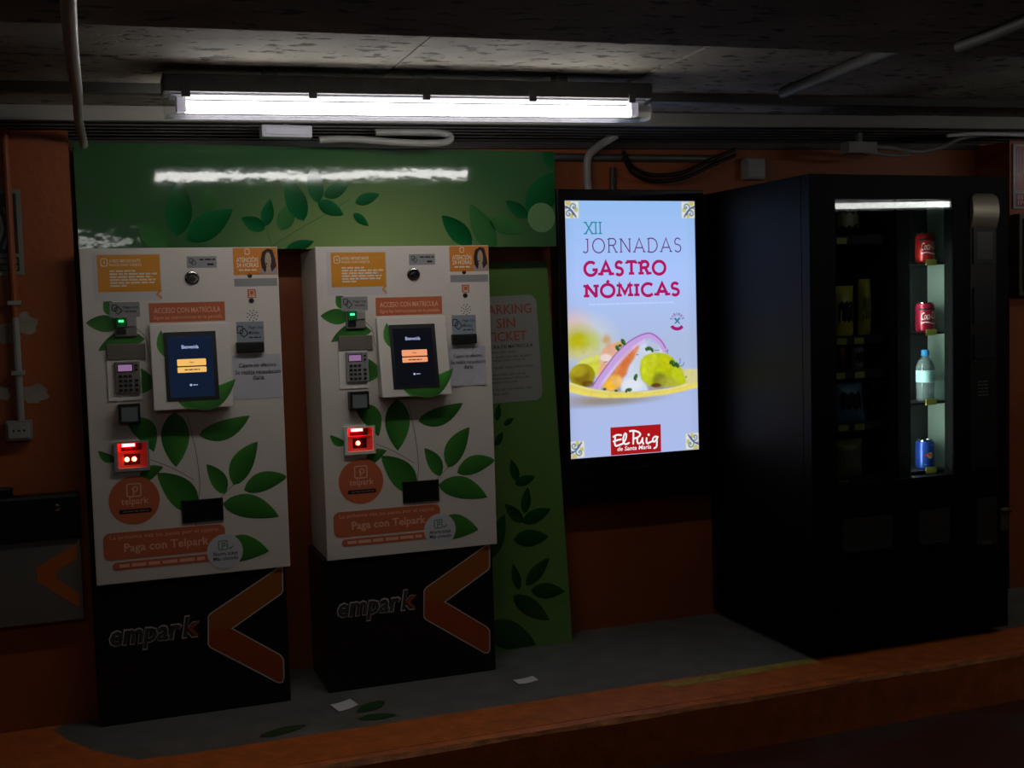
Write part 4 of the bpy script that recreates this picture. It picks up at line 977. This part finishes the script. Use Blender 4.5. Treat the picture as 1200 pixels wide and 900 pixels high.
flat('title_line', slab('JORNADAS', 683, 798, 279, 296.5, .0085, .010, .2), em_mat('plum_light', lin(104, 60, 128)), scr, .0022, pface)
mgt = em_mat('magenta_light', lin(172, 22, 96))
flat('title_line', slab('GASTRO', 684.5, 779.5, 306, 323, .0215, .021, .22), mgt, scr, .0022, pface)
flat('title_line', slab('NÓMICAS', 685.5, 795.5, 331.5, 348.5, .0215, .021, .2), mgt, scr, .0022, pface)
q0 = PU(690, 357); q1 = PU(789, 356)
flat('small_print', bars([(q0[0], q1[0], q0[1], .007)]), em_mat('pale_light', lin(186, 206, 250)), scr, .0018, pface)
# red sponsor plate
q0 = PU(715, 501); q1 = PU(774, 499); q2 = PU(715, 533)
rp = flat('sponsor_plate', [[(q0[0], q0[1]), (q0[0], .998), (q1[0], .998), (q1[0], q0[1])]], em_mat('red_light', lin(168, 22, 26)), scr, .0022, pface)
def zr(x, y): return PU(700+x/12.857, 490+y/12.857)
asp = SHH/SW
def script(strokes, wd):
    out = []
    for st in strokes:
        P = [(lambda q: (q[0], q[1]*asp))(zr(*p)) for p in st]
        P = spline(P, 5) if len(P) > 2 else P
        out += ribbon(P, wd)
        for e in (P[0], P[-1]): out.append(circ(e[0], e[1], wd/2, 10))
    return [[(a, b/asp) for a, b in q] for q in out]
wl_ = em_mat('white_light', lin(242, 242, 246))
flat('sponsor_lettering', script([
   [(355, 255), (290, 252), (238, 280)], [(262, 270), (262, 330), (240, 352)], [(240, 352), (300, 330), (352, 318)], [(255, 345), (262, 395), (280, 418), (330, 402), (378, 385)],
   [(382, 372), (420, 320), (432, 250), (412, 232), (388, 290), (388, 350), (412, 388), (440, 388), (472, 372)],
   [(540, 205), (538, 290), (536, 385)], [(485, 195), (550, 190), (620, 212), (642, 250), (600, 290), (545, 308)],
   [(600, 300), (596, 345), (610, 378), (645, 370), (672, 320)], [(676, 300), (676, 350), (690, 384)],
   [(738, 300), (736, 350), (748, 378), (790, 362), (830, 345)],
   [(905, 282), (862, 278), (832, 310), (836, 348), (862, 348), (890, 310), (905, 285)], [(890, 310), (892, 380), (885, 430), (852, 452)]], .0125)
   +script([[(768, 248), (769, 250)]], .018), wl_, scr, .003, pface)
a0, b0 = zr(298, 505); a1, b1 = zr(806, 440)
mb = MB(); v, f, _ = text_polys('de Santa María', .012, .15)
mb.add([pface(a0+q[0]*(a1-a0), (b0*1.0-.002)-q[1]*(.017), .003) for q in v], f); mb.build('sponsor_lettering', wl_, scr, recalc=False)
# small round badge
bc = PU(793.3, 376); br = PU(801, 376)[0]-bc[0]
def ringtext(s, r0, r1, a0, a1):
    mb = MB(); n = len(s)
    for i, ch in enumerate(s):
        v, f, ar = text_polys(ch, .01)
        an = math.radians(a0+(a1-a0)*i/(n-1)); da = math.radians(abs(a1-a0)/(n-1))*.40
        V = []
        for q in v:
            r = r0+(r1-r0)*q[1]; th = an-(q[0]-.5)*2*da
            V.append(pface(bc[0]+r*math.cos(th), bc[1]-r*math.sin(th)/asp, .0022))
        mb.add(V, f)
    return mb
ringtext('SABORES', br*.72, br*1.12, 160, 20).build('badge_lettering', em_mat('violet_light', lin(128, 70, 140)), scr, recalc=False)
ban = [(bc[0]+br*r*math.cos(math.radians(t_)), bc[1]-br*r*math.sin(math.radians(t_))/asp) for r, ts in ((1.32, range(215, 326, 10)), (.86, range(320, 214, -10))) for t_ in ts]
flat('badge_banner', [[((ban[i])), ban[i+1], ban[len(ban)-2-i], ban[len(ban)-1-i]] for i in range(10)], em_mat('badge_magenta', lin(158, 30, 112)), scr, .0022, pface)
cr_ = []
for s in (-1, 1):
    P = [(bc[0]+s*br*.38, bc[1]*asp-br*.38), (bc[0]-s*br*.38, bc[1]*asp+br*.38)]
    cr_ += [[(a, b/asp) for a, b in q] for q in ribbon(P, [.016, .008])]
flat('badge_cutlery', cr_, em_mat('badge_teal', lin(70, 120, 150)), scr, .0022, pface)
# corner tiles
def paint_tile(u, v):
    n = len(u); C = np.tile(l3(222, 228, 226), (n, 1))
    def over(col, a):
        nonlocal C
        C = C*(1-a)[:, None]+l3(*col)[None]*a[:, None]
    def st(pts, wd, col):
        Q = np.array(spline(pts, 5)); dm = np.full(n, 9.0)
        for a, b in zip(Q[:-1], Q[1:]):
            ab = b-a; tt = np.clip(((u-a[0])*ab[0]+(v-a[1])*ab[1])/(ab@ab+1e-12), 0, 1)
            dm = np.minimum(dm, np.hypot(u-a[0]-tt*ab[0], v-a[1]-tt*ab[1]))
        over(col, np.clip(.5+(wd/2-dm)/.05, 0, 1))
    over((206, 186, 96), np.clip((np.maximum(np.abs(u-.5), np.abs(v-.5))-.455)/.03, 0, 1)*.7)
    over((206, 190, 110), np.clip((.22-np.hypot(u-.25, v-.08))/.05, 0, 1)); over((200, 190, 110), np.clip((.16-np.hypot(u-.8, v-.5))/.05, 0, 1)); over((200, 190, 110), np.clip((.16-np.hypot(u-.5, v-.85))/.05, 0, 1))
    st([(.02, .3), (.18, .36), (.36, .44), (.5, .56), (.62, .68), (.78, .9)], .1, (60, 84, 150))
    st([(.36, .44), (.42, .26), (.58, .14), (.76, .22), (.76, .36), (.64, .42), (.58, .34), (.66, .3)], .075, (78, 120, 140))
    st([(.42, .56), (.26, .54), (.12, .66), (.16, .82), (.3, .84), (.36, .74), (.28, .68)], .075, (70, 100, 140))
    st([(.5, .56), (.52, .7), (.62, .78)], .06, (50, 66, 130))
    st([(.06, .44), (.2, .34)], .06, (40, 50, 110))
    return np.clip(C*.95, 0, 1)
tw = .105; th = tw*SW/SHH*1.12
for cxn, cyn in ((0, 0), (1, 0), (0, 1), (1, 1)):
    bx = (0 if not cxn else 1-tw, .002 if not cyn else .998-th, tw if not cxn else 1, .002+th if not cyn else .998)
    grid_paint('corner_tile', 26, 26, (lambda u, v, a=cxn, b=cyn: paint_tile(1-u if a else u, 1-v if b else v)), M['poster'], scr, pface, .002, bx)
flat('maker_mark', [[(px0+a*SW, b) for a, b in q] for q in bars([(PU(730, 555)[0], PU(762, 555)[0], pz0-.055, .012)])], mat('dim_mark', lin(40, 42, 42), .4), ds, SD+.0065)

# ------------------------------------------------------------------ vending machine
VX0, VX1, VZ, VD = 2.277, 3.204, 1.839, .770
FEET = .028
vm = thing('vending_machine', 'tall black drinks and snack vending machine on the grey platform', 'vending machine', ((VX0+VX1)/2, -VD/2, 0))
vo = vm.location.copy()
def VV(o): o.location = (-vo.x, -vo.y, 0); return o
def vp(px, py, d=VD): return atd(px, py, d)
wx0, wx1 = vp(980, 400)[0], vp(1117, 400)[0]; wz1 = vp(1040, 233)[1]; wz0 = vp(1040, 563)[1]
mx0, mx1 = vp(1058, 400)[0], vp(1073, 400)[0]
DT = .05                                     # door thickness
cab = MB()
cab.box(VX0, VX0+.025, -VD+DT+.004, -.012, FEET, VZ).box(VX1-.025, VX1, -VD+DT+.004, -.012, FEET, VZ).box(VX0+.025, VX1-.025, -VD+DT+.004, -.012, VZ-.03, VZ).box(VX0+.025, VX1-.025, -VD+DT+.004, -.012, FEET, FEET+.05).box(VX0+.025, VX1-.025, -.03, -.012, FEET+.05, VZ-.03)
VV(cab.build('cabinet', M['vend'], vm))
dr = MB()
y0, y1 = -VD, -VD+DT
cpx0, cpx1 = vp(1137, 400)[0], vp(1167, 400)[0]
dr.box(VX0, wx0, y0, y1, FEET, VZ).box(wx1, VX1, y0, y1, FEET, VZ).box(wx0, wx1, y0, y1, wz1, VZ).box(wx0, wx1, y0, y1, FEET, wz0)
dro = VV(dr.build('door', M['vend'], vm))
VV(MB().box(mx0, mx1, y0+.032, y1, wz0-.002, wz1+.002).build('mullion', M['vend'], vm))
VV(MB().box(wx0-.004, wx1+.004, y0+.004, y0+.009, wz0-.004, wz1+.004).build('glass_pane', M['glass'], vm))
for x in (VX0+.05, VX1-.05):
    for y in (-VD+.09, -.08):
        VV(MB().lathe([(.02, 0), (.02, .012), (.012, .014), (.012, FEET+.002)], (x, y, 0), 14).build('foot', M['darkplastic'], vm))
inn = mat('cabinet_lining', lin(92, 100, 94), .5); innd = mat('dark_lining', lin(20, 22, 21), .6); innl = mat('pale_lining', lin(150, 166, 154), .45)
rwx = vp(1115, 400, VD-.055)[0]
bkd = .575                                    # back of the drinks bay
VV(MB().box(wx0-.05, mx0+.01, -.27, -.26, wz0-.02, wz1+.02).build('snack_bay_back', inn, vm))
VV(MB().box(wx0-.06, wx0-.05, -VD+DT+.004, -.26, wz0-.02, wz1+.02).build('snack_bay_side', inn, vm))
VV(MB().box(mx0+.01, mx0+.02, -VD+DT+.001, -.27, wz0-.02, wz1+.02).build('bay_divider', inn, vm))
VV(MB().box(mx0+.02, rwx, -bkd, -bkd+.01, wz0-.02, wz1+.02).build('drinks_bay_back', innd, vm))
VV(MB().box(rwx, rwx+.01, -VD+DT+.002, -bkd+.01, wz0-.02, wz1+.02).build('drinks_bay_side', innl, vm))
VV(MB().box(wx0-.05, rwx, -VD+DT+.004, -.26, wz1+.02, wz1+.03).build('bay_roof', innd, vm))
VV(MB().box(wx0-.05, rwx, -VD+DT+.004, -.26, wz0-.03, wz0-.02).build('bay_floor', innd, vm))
CD = .655
# lamps of the machine itself
sx = mx1+.018
VV(MB().tube([(sx, -VD+.085, wz0+.02), (sx, -VD+.085, vp(1085, 290, CD)[1])], .006, 10).build('drinks_lamp', mat('vending_drinks_lamp', (1, 1, 1, 1), .4, emit=(.86, 1, .96, 1), estr=46.0), vm))
# drinks shelves with price tags
tagm = mat('price_tag', lin(196, 190, 90), .5, emit=None)
CD = .655
def drink_shelf(py, tagx):
    z = vp(1085, py, CD)[1]
    sh_ = VV(MB().box(mx0+.02, rwx, -CD-.045, -bkd, z-.008, z).build('shelf', M['darkplastic'], vm))
    x, zz = vp(tagx, py, CD+.046)
    VV2 = MB().box(x, x+.052, -CD-.0475, -CD-.045, z-.012, z+.012).build('price_label', tagm, sh_)
    return z
def can(py, label, body, accent, kind):
    z = drink_shelf(py, 1085)
    zt = vp(1085, py-36, CD)[1]; h = .118; r = .037; x = vp(1084, py, CD)[0]
    t = thing('drink_can', label, 'drink can', (x, -CD, z), None)
    b = MB().lathe([(r*.8, 0), (r*.98, .006), (r, .012), (r, h-.014), (r*.86, h-.004)], (0, 0, 0), 28).build('body', body, t); smooth_angle(b, 35)
    ld = MB().lathe([(r*.86, h-.005), (r*.87, h), (r*.8, h), (r*.78, h-.003)], (0, 0, 0), 28).build('lid', M['chrome'], t)
    MB().box(-.008, .008, -.016, .006, h-.0035, h-.001).build('pull_tab', M['chrome'], ld, bevel=.001)
    def cyl(a, b_, hh=0.0):                  # a = arc length from the viewer-facing line, b_ = height
        th = a/r+math.radians(-90+38*0); rr = r+.0005+hh
        return (rr*math.cos(th), rr*math.sin(th), b_)
    def wrap(name_, polys, m_, hh=0.0):
        mb_ = MB()
        for P_ in polys: mb_.add([cyl(a, c_, hh) for a, c_ in P_], [tuple(range(len(P_)))])
        return mb_.build(name_, m_, t, recalc=False)
    if kind == 'cola':
        mb_ = MB(); v_, f_, _ = text_polys('Coca-Cola', .0, .35)
        mb_.add([cyl((q[0]-.5)*.07-.004, .048+q[1]*.03+q[0]*.006) for q in v_], f_); mb_.build('lettering', accent, t, recalc=False)
        wrap('swoosh', ribbon(spline([(-.04, .036), (-.02, .040), (.0, .036), (.02, .033), (.04, .038)], 8), .004), accent)
        wrap('black_band', [rect(-.05+.01*i, h-.03, -.04+.01*i, h-.022) for i in range(10)], M['ink'])
    else:
        wrap('silver_flash', [[(-.03, .02), (-.02, .02), (.012, .10), (.002, .10)]], accent)
        wrap('emblem', [circ(-.004, .058, .013, 14)], mat('can_emblem_gold', lin(210, 180, 60), .4), .0004)
        wrap('emblem', ribbon([(-.026, .056), (-.012, .062), (.004, .055), (.018, .062)], .009), mat('can_emblem_red', lin(190, 40, 36), .4), .0008)
    return t
redm = mat('red_can_paint', lin(176, 30, 30), .3, metal=.25); dred = mat('crimson_can_paint', lin(150, 22, 50), .3, metal=.25); bluem = mat('blue_can_paint', lin(30, 60, 140), .3, metal=.35)
wpr = mat('white_can_print', lin(236, 232, 226), .4)
can(308, 'red soft drink can on the top shelf of the vending machine', redm, wpr, 'cola')
can(389, 'crimson soft drink can above the water bottle in the vending machine', dred, wpr, 'cola')
zb = drink_shelf(470, 1085)
x = vp(1084.5, 470, CD)[0]
bt = thing('water_bottle', 'clear plastic water bottle with blue cap in the vending machine', 'bottle', (x, -CD, zb))
k = (vp(1084, 410, CD)[1]-zb)/.235
prof = [(.026, 0), (.034, .004), (.035, .02), (.033, .03), (.035, .04), (.033, .05), (.035, .06), (.035, .085), (.0345, .09), (.0345, .14), (.036, .145), (.034, .165), (.024, .19), (.0135, .203), (.0125, .212)]
pet = mat('clear_pet', lin(224, 240, 240), .06); pb_ = pet.node_tree.nodes['Principled BSDF']; pb_.inputs['Transmission Weight'].default_value = .85; pb_.inputs['IOR'].default_value = 1.33
b = MB().lathe([(r*1.02, h*k) for r, h in prof], (0, 0, 0), 28).build('bottle', pet, bt, smooth=True)
MB().lathe([(.0155, .208*k), (.0155, .232*k), (.0135, .235*k)], (0, 0, 0), 20).build('cap', mat('blue_cap', lin(40, 130, 190), .4), bt)
lbm = mat('pale_blue_bottle_label', lin(170, 214, 214), .5)
lo_ = MB().lathe([(.0365, .088*k), (.0365, .142*k)], (0, 0, 0), 28)
lo_.f = lo_.f[:-2]; lo_.build('label_band', lbm, bt, smooth=True)
mb_ = MB()
for q in bars([(-.012, .022, .118*k, .008), (-.012, .022, .106*k, .006)]):
    mb_.add([(.0370*math.cos(a/.037-math.pi/2), .0370*math.sin(a/.037-math.pi/2), c_) for a, c_ in q], [(0, 1, 2, 3)])
mb_.build('lettering', mat('red_label_ink', lin(190, 70, 70), .5), bt, recalc=False)
can(549, 'blue energy drink can on the lowest shelf of the vending machine', bluem, mat('silver_can_print', lin(190, 196, 204), .35, metal=.4), 'energy')
# snack trays and bags
SDp = .63
def tray(py, tags):
    z = vp(1000, py, SDp+.05)[1]
    tr_ = VV(MB().box(wx0-.05, mx0+.01, -SDp-.055, -.28, z-.012, z-.004).box(wx0-.05, mx0+.01, -SDp-.06, -SDp-.054, z-.03, z+.004).build('tray', innd, vm))
    for tx in tags:
        x_ = vp(tx, py, SDp+.06)[0]; MB().box(x_, x_+.046, -SDp-.0635, -SDp-.0595, z-.03, z-.006).build('price_label', tagm, tr_)
    return z-.004
def bag(cx_px, z, wd, h, label, m_, m2_=None, lean=.0):
    x_ = vp(cx_px, 400, SDp)[0]
    t = thing('snack_bag', label, 'snack bag', (x_, -SDp, z), 'snack bags in the vending machine')
    mb = MB(); nx, nz = 8, 10; V = []; Fc = []; rn = random.Random(int(cx_px*7+z*100))
    for s in (-1, 1):
        for j in range(nz+1):
            for i in range(nx+1):
                u_, v_ = i/nx*2-1, j/nz*2-1
                bul = .026*max(0, (1-abs(u_)**3))*max(0, (1-abs(v_)**4))+ (rn.uniform(-.002, .002) if abs(u_) < .9 and abs(v_) < .9 else 0)
                V.append((u_*wd/2*(1-.08*(1-v_*v_)), s*bul+lean*v_, (v_+1)/2*h))
    o_ = (nx+1)*(nz+1)
    for s in (0, 1):
        for j in range(nz):
            for i in range(nx):
                q = s*o_+j*(nx+1)+i; Fc.append((q, q+1, q+nx+2, q+nx+1))
    b_ = mb.add(V, Fc).build('pouch', m_, t, smooth=True)
    if m2_:
        mb2 = MB(); V2 = []; F2 = []
        for j in range(5):
            for i in range(7):
                u_, v_ = -.7+1.4*i/6, -.45+.75*j/4
                bul = .026*max(0, (1-abs(u_)**3))*max(0, (1-abs(v_)**4))
                V2.append((u_*wd/2*.9, -bul-.0015+lean*v_, (v_+1)/2*h+(.012 if i % 2 else 0)))
                if i and j: q = j*7+i; F2.append((q-8, q-7, q, q-1))
        mb2.add(V2, F2).build('printed_panel', m2_, t, recalc=False)
    return t
foil_d = mat('dark_foil', lin(44, 46, 44), .25, metal=.5); foil_y = mat('yellow_foil', lin(226, 212, 80), .4); foil_b = mat('blue_foil', lin(92, 140, 180), .35); foil_g = mat('olive_foil', lin(140, 140, 66), .35); foil_w = mat('silver_foil', lin(170, 172, 166), .3, metal=.4); foil_r = mat('red_foil', lin(130, 40, 34), .35, metal=.2)
z = tray(277, (980,)); bag(992, z, .15, .135, 'dark foil snack bag with an olive panel on the top tray of the vending machine', foil_d, foil_g)
z = tray(394, (980, 1000)); bag(988, z, .10, .20, 'yellow snack bag with dark print in the vending machine', foil_y, foil_d); bag(1013, z, .06, .225, 'narrow yellow snack bag beside a wider yellow one in the vending machine', foil_y, foil_g)
z = tray(434, (978, 1001)); bag(983, z, .06, .12, 'red snack bag on the middle tray of the vending machine', foil_r); bag(1004, z, .06, .10, 'small silver snack bag beside the red one in the vending machine', foil_w, foil_d)
z = tray(495, (982, 1001)); bag(993, z, .15, .17, 'blue snack bag in the vending machine', foil_b, foil_d, .01)
z = tray(560, (982,)); bag(992, z, .14, .15, 'olive and silver snack bag on the lowest tray of the vending machine', foil_g, foil_w)
for py in (309, 414, 474):
    x_, z_ = vp(1018, py, SDp-.05); VV(MB().lathe([(.005, 0), (.005, .01)], (x_, -SDp+.05, z_), 10, 'y').build('tray_pin', M['chrome'], vm))
# control strip
a0, a1 = cpx0, cpx1; zt = vp(1150, 227)[1]; zb_ = vp(1150, 550)[1]
def vface(a, b, h=0.0): return (a, -VD-h, b)
def vplate(name_, P_, m_, lift, th=.002): return VV(plate(name_, P_, m_, vm, lift, th, vface))
zA = vp(1150, 267)[1]
pts = rrect(a0, zb_, a1, zt, .022)
vplate('control_strip', rrect(a0, zb_, a1, zA+.005, .006), mat('dark_steel', lin(58, 56, 52), .4, metal=.6), 0)
# curved steel cap
mb = MB(); n = 14; V = []; Fc = []
for i in range(n+1):
    t_ = i/n; z_ = zA+(zt-zA)*t_; bl = .004+.016*math.sin(math.pi*min(1, t_*1.0))**.8
    inset = 0 if t_ < .8 else .02*(1-math.sqrt(max(0, 1-((t_-.8)/.2)**2)))
    for u_ in (a0+inset, a1-inset): V.append((u_, -VD-bl, z_))
    for u_ in (a1-inset, a0+inset): V.append((u_, -VD+.001, z_))
    if i:
        q = 4*i
        for e in range(4): Fc.append((q-4+e, q-4+(e+1) % 4, q+(e+1) % 4, q+e))
Fc += [(0, 1, 2, 3), (4*n+3, 4*n+2, 4*n+1, 4*n)]
VV(mb.add(V, Fc).build('steel_cap', M['steelcap'], vm))
zB = vp(1150, 309)[1]
VV(plate('display_frame', rect(a0+.010, zB, a1-.006, zA), M['darkplastic'], vm, .002, .006, vface))
VV(plate('display_panel', rect(a0+.026, zB+.018, a1-.022, zA-.016), mat('lcd_grey', lin(96, 94, 88), .25), vm, .008, .001, vface))
zC, zD = vp(1150, 337)[1], vp(1150, 379)[1]
VV(plate('keypad_cover', rect(a0+.012, zD, a1-.010, zC), M['darkplastic'], vm, .002, .006, vface))
VV(plate('bank_card_reader', rect(a0+.012, vp(1150, 420)[1], a1-.012, vp(1150, 392)[1]), M['darkplastic'], vm, .002, .008, vface))
c = vp(1142, 425); VV(MB().lathe([(.007, 0), (.007, .006), (.004, .008)], (c[0], -VD-.002, c[1]), 14, 'y').build('coin_button', M['chrome'], vm))
VV(flat('instruction_print', bars([(a0+.035, a0+.085, vp(1150, y_)[1], .005) for y_ in (447, 451, 455, 459, 463)]), M['greyplastic'], vm, .0035, vface))
# pick-up flaps
for (u0, v0, u1, v1) in ((988, 603, 1045, 647), (1077, 595, 1112, 638)):
    q0, q1 = vp(u0, v1), vp(u1, v0)
    fo = VV(plate('pickup_flap', rrect(q0[0], q0[1], q1[0], q1[1], .008), mat('smoked_flap', lin(58, 58, 54), .3), vm, 0, .005, vface))
    MB().box(q0[0]+.006, q1[0]-.006, -VD-.018, -VD-.003, q0[1]-.004, q0[1]+.006).build('flap_handle', M['darkplastic'], fo)
q0, q1 = vp(1144, 640), vp(1167, 582)
co = VV(plate('coin_return', rrect(q0[0], q0[1], q1[0], q1[1], .012), mat('coin_return_grey', lin(52, 50, 46), .4), vm, 0, .006, vface))
MB().box(q0[0]+.02, q1[0]-.03, -VD-.012, -VD-.004, q0[1]+.004, q0[1]+.02).build('coin_cup', M['steel'], co)
q0, q1 = vp(1171, 622), vp(1182, 594)
lk = VV(MB().box(q0[0], min(q1[0], VX1-.003), -VD-.012, -VD+.002, q0[1], q1[1]).build('door_lock', M['steel'], vm, bevel=.004))
MB().box(q0[0]+.002, VX1-.004, -VD-.03, -VD-.01, q1[1]-.018, q1[1]-.008).build('lock_handle', M['chrome'], lk, bevel=.002)

# ------------------------------------------------------------------ things on the pilasters
def PL(px, py): return atd(px, py, COLD)
x1, zb_ = PL(29, 322); x1t, zt = PL(25, 222); x0 = x1-.27
sg = thing('wall_notice', 'framed black and white notice on the orange pilaster', 'sign', ((x0+x1)/2, -COLD, zb_))
hw_ = (x1-x0)/2; hh = zt-zb_
MB().box(-hw_, hw_, -.006, 0, 0, hh).build('backing', mat('notice_white', lin(124, 124, 114), .5), sg)
flat('picture_field', [rect(-hw_+.014, .07, hw_-.014, hh-.014), rect(-hw_+.014, .012, hw_-.014, .058)], M['ink'], sg, .007)
zz = []
for i in range(5):
    zz += ribbon(spline([(hw_-.16+.025*i, .085), (hw_-.12+.02*i, .15), (hw_-.15+.025*i, .22)]), .010)
flat('picture_print', zz, mat('notice_print', lin(160, 160, 150), .5), sg, .0075)
flat('small_print', bars([(-hw_+.02, hw_-.02, .045, .014), (-hw_+.05, hw_-.02, .024, .014)]), mat('notice_text', lin(110, 110, 100), .5), sg, .0075)
cx_ = PL(14, 300)[0]
zt_ = 2.01+.018*cx_; zo = PL(20, 492)[1]
cdm = mat('orange_conduit_paint', lin(150, 76, 32), .55)
cm = thing('socket_conduit', 'vertical conduit running down the orange pilaster to a socket', 'conduit', (cx_, -COLD-.0215, zo))
MB().tube([(0, 0, PL(17, 372)[1]-zo), (0, 0, zt_-zo)], .0125, 10).build('painted_length', cdm, cm)
MB().tube([(0, 0, -.004), (0, 0, PL(17, 372)[1]-zo)], .0125, 10).build('bare_length', M['pipe'], cm)
for zz_ in (.15, .38): MB().box(-.02, .02, -.016, .022, zz_, zz_+.014).build('clip', M['pipe'], cm)
x0, z0 = PL(8, 516); x1, z1 = PL(38, 491)
so = thing('wall_socket', 'grey surface-mounted socket box on the orange pilaster', 'socket', ((x0+x1)/2, -COLD, z0))
w_ = (x1-x0)/2; h_ = z1-z0
MB().box(-w_, w_, -.04, 0, 0, h_).build('box', M['greyplastic'], so, bevel=.005)
MB().box(-w_+.008, w_-.008, -.044, -.04, .008, h_-.008).build('face_plate', M['pipe'], so, bevel=.002)
for dx in (-.016, 0, .016): MB().lathe([(.004, .0435), (.004, .0448)], (dx, 0, h_/2), 10, 'y').build('socket_hole', M['ink'], so)
# bare plaster patches on the pilaster
plm = mat('bare_plaster', lin(150, 142, 128), .8, var=.15, vscale=30)
wl = D.objects['wall_left']
for (px, py, rx, ry, sd) in ((10, 391, 12, 12, 1), (30, 379, 11, 12, 2), (41, 461, 14, 11, 3), (2, 461, 9, 8, 4)):
    c = PL(px, py); rn = random.Random(sd); P = []
    for i in range(18):
        a = 2*math.pi*i/18; r = rn.uniform(.75, 1.15); P.append((c[0]+rx*.0031*r*math.cos(a), c[1]+ry*.0031*r*math.sin(a)))
    plate('plaster_patch', P, plm, wl, COLD, .001)
# wall box below the socket
x1, zb_ = PL(94, 722); x1 = COLX-.028; zt = PL(92, 574)[1]; zm = PL(92, 627)[1]; zb_ = PL(92, 722)[1]
bd = .05
wb = thing('wall_box', 'wall-mounted box with black lid, grey front and orange chevron', 'wall box', (x1-.3, -COLD, zb_))
MB().box(-.3, .3, -bd, -.0005, 0, zm-zb_).build('body', mat('box_grey', lin(104, 102, 95), .5), wb, bevel=.004)
MB().box(-.305, .305, -bd-.015, -.0005, zm-zb_, zt-zb_).build('lid', M['black'], wb, bevel=.012)
lx0 = PL(60, 600)[0]-(x1-.3)
lk_ = MB().lathe([(.012, 0), (.012, .006), (.006, .009)], (PL(66, 577)[0]-(x1-.3), -bd-.0155, (zt-zb_)*.9), 14, 'y').build('lid_lock', M['chrome'], wb)
MB().box(.0, .1, -bd+.01, -.01, zt-zb_-.002, zt-zb_+.03).build('handle', M['black'], wb, bevel=.008)
def WBp(px, py):
    x, z = atd(px, py, COLD+bd); return (x-(x1-.3), z-zb_)
cv = [WBp(90, 637), WBp(42, 666), WBp(44, 682), WBp(93, 712), WBp(93, 696), WBp(66, 677), WBp(66, 670), WBp(90, 655)]
cv = [(min(a, .297), b) for a, b in cv]
flat('chevron_print', [[cv[0], cv[1], cv[6], cv[7]], [cv[1], cv[2], cv[5], cv[6]], [cv[2], cv[3], cv[4], cv[5]]], mat('box_orange_print', lin(180, 96, 34), .45), wb, bd+.0008)
# red sign and dark box on the far pilaster
x0, z0 = atd(1186, 245, .22); _, z1 = atd(1190, 169, .22); wd = .34
rs = thing('red_sign', 'red and white printed sign on the pilaster beyond the vending machine', 'sign', (x0+wd/2, -.22, z0))
MB().box(-wd/2, wd/2, -.008, 0, 0, z1-z0).build('backing', mat('sign_grey', lin(150, 140, 140), .3), rs)
flat('red_field', [rect(-wd/2+.014, .085, wd/2-.014, z1-z0-.012), rect(-wd/2+.014, .012, wd/2-.014, .07)], mat('sign_red', lin(150, 30, 32), .3), rs, .009)
text('lettering', [('BOCA DE', -wd/2+.024, .043, wd/2-.03, .064, .01), ('INCENDIO', -wd/2+.024, .018, wd/2-.03, .038, .01)], mat('sign_pale', lin(190, 170, 160), .4), rs, .010)
flat('stripes', [rect(-wd/2+.02+.016*i, .16, -wd/2+.026+.016*i, z1-z0-.03) for i in range(18)], mat('sign_pale_print', lin(170, 140, 140), .4), rs, .010)
x0, z0 = atd(1187, 347, .24); _, z1 = atd(1190, 251, .24)
db = thing('cabinet_box', 'dark metal box on the pilaster under the red sign', 'box', (x0+.16, -.22, z0))
MB().box(-.16, .16, -.06, -.0005, 0, z1-z0).build('body', mat('box_dark', lin(84, 70, 56), .5), db, bevel=.006)
MB().box(-.14, .14, -.066, -.06, .02, z1-z0-.02).build('door', mat('box_dark_door', lin(76, 64, 52), .45), db, bevel=.003)
MB().box(-.13, -.11, -.078, -.066, .14, .19).build('latch', M['darkplastic'], db, bevel=.002)

# ------------------------------------------------------------------ receipts on the platform
for (pts, lb) in ((((387, 826), (410, 819), (420, 826), (397, 834)), 'white paper receipt lying near the base of a payment machine, beside painted leaves'),
                  (((601, 797), (624, 792), (631, 797), (608, 802)), 'white paper receipt lying on bare grey platform in front of the green board')):
    P = [atz(a, b, 0.004) for a, b in pts]
    nx = 6; V = []; Fc = []; rn = random.Random(3)
    c = (sum(p[0] for p in P)/4, sum(p[1] for p in P)/4)
    for j in range(nx+1):
        for i in range(nx+1):
            u_, v_ = i/nx, j/nx
            x = (P[0][0]*(1-u_)+P[1][0]*u_)*(1-v_)+(P[3][0]*(1-u_)+P[2][0]*u_)*v_
            y = (P[0][1]*(1-u_)+P[1][1]*u_)*(1-v_)+(P[3][1]*(1-u_)+P[2][1]*u_)*v_
            V.append((x-c[0], y-c[1], .0012+.006*abs(u_-.5)**2*2+rn.uniform(0, .0006)))
            if i and j: q = j*(nx+1)+i; Fc.append((q-nx-2, q-nx-1, q, q-1))
    o = MB().add(V, Fc).build('receipt', M['whitepaper'], recalc=False); o.location = (c[0], c[1], .0006)
    tag(o, lb, 'receipt', 'receipts on the platform')
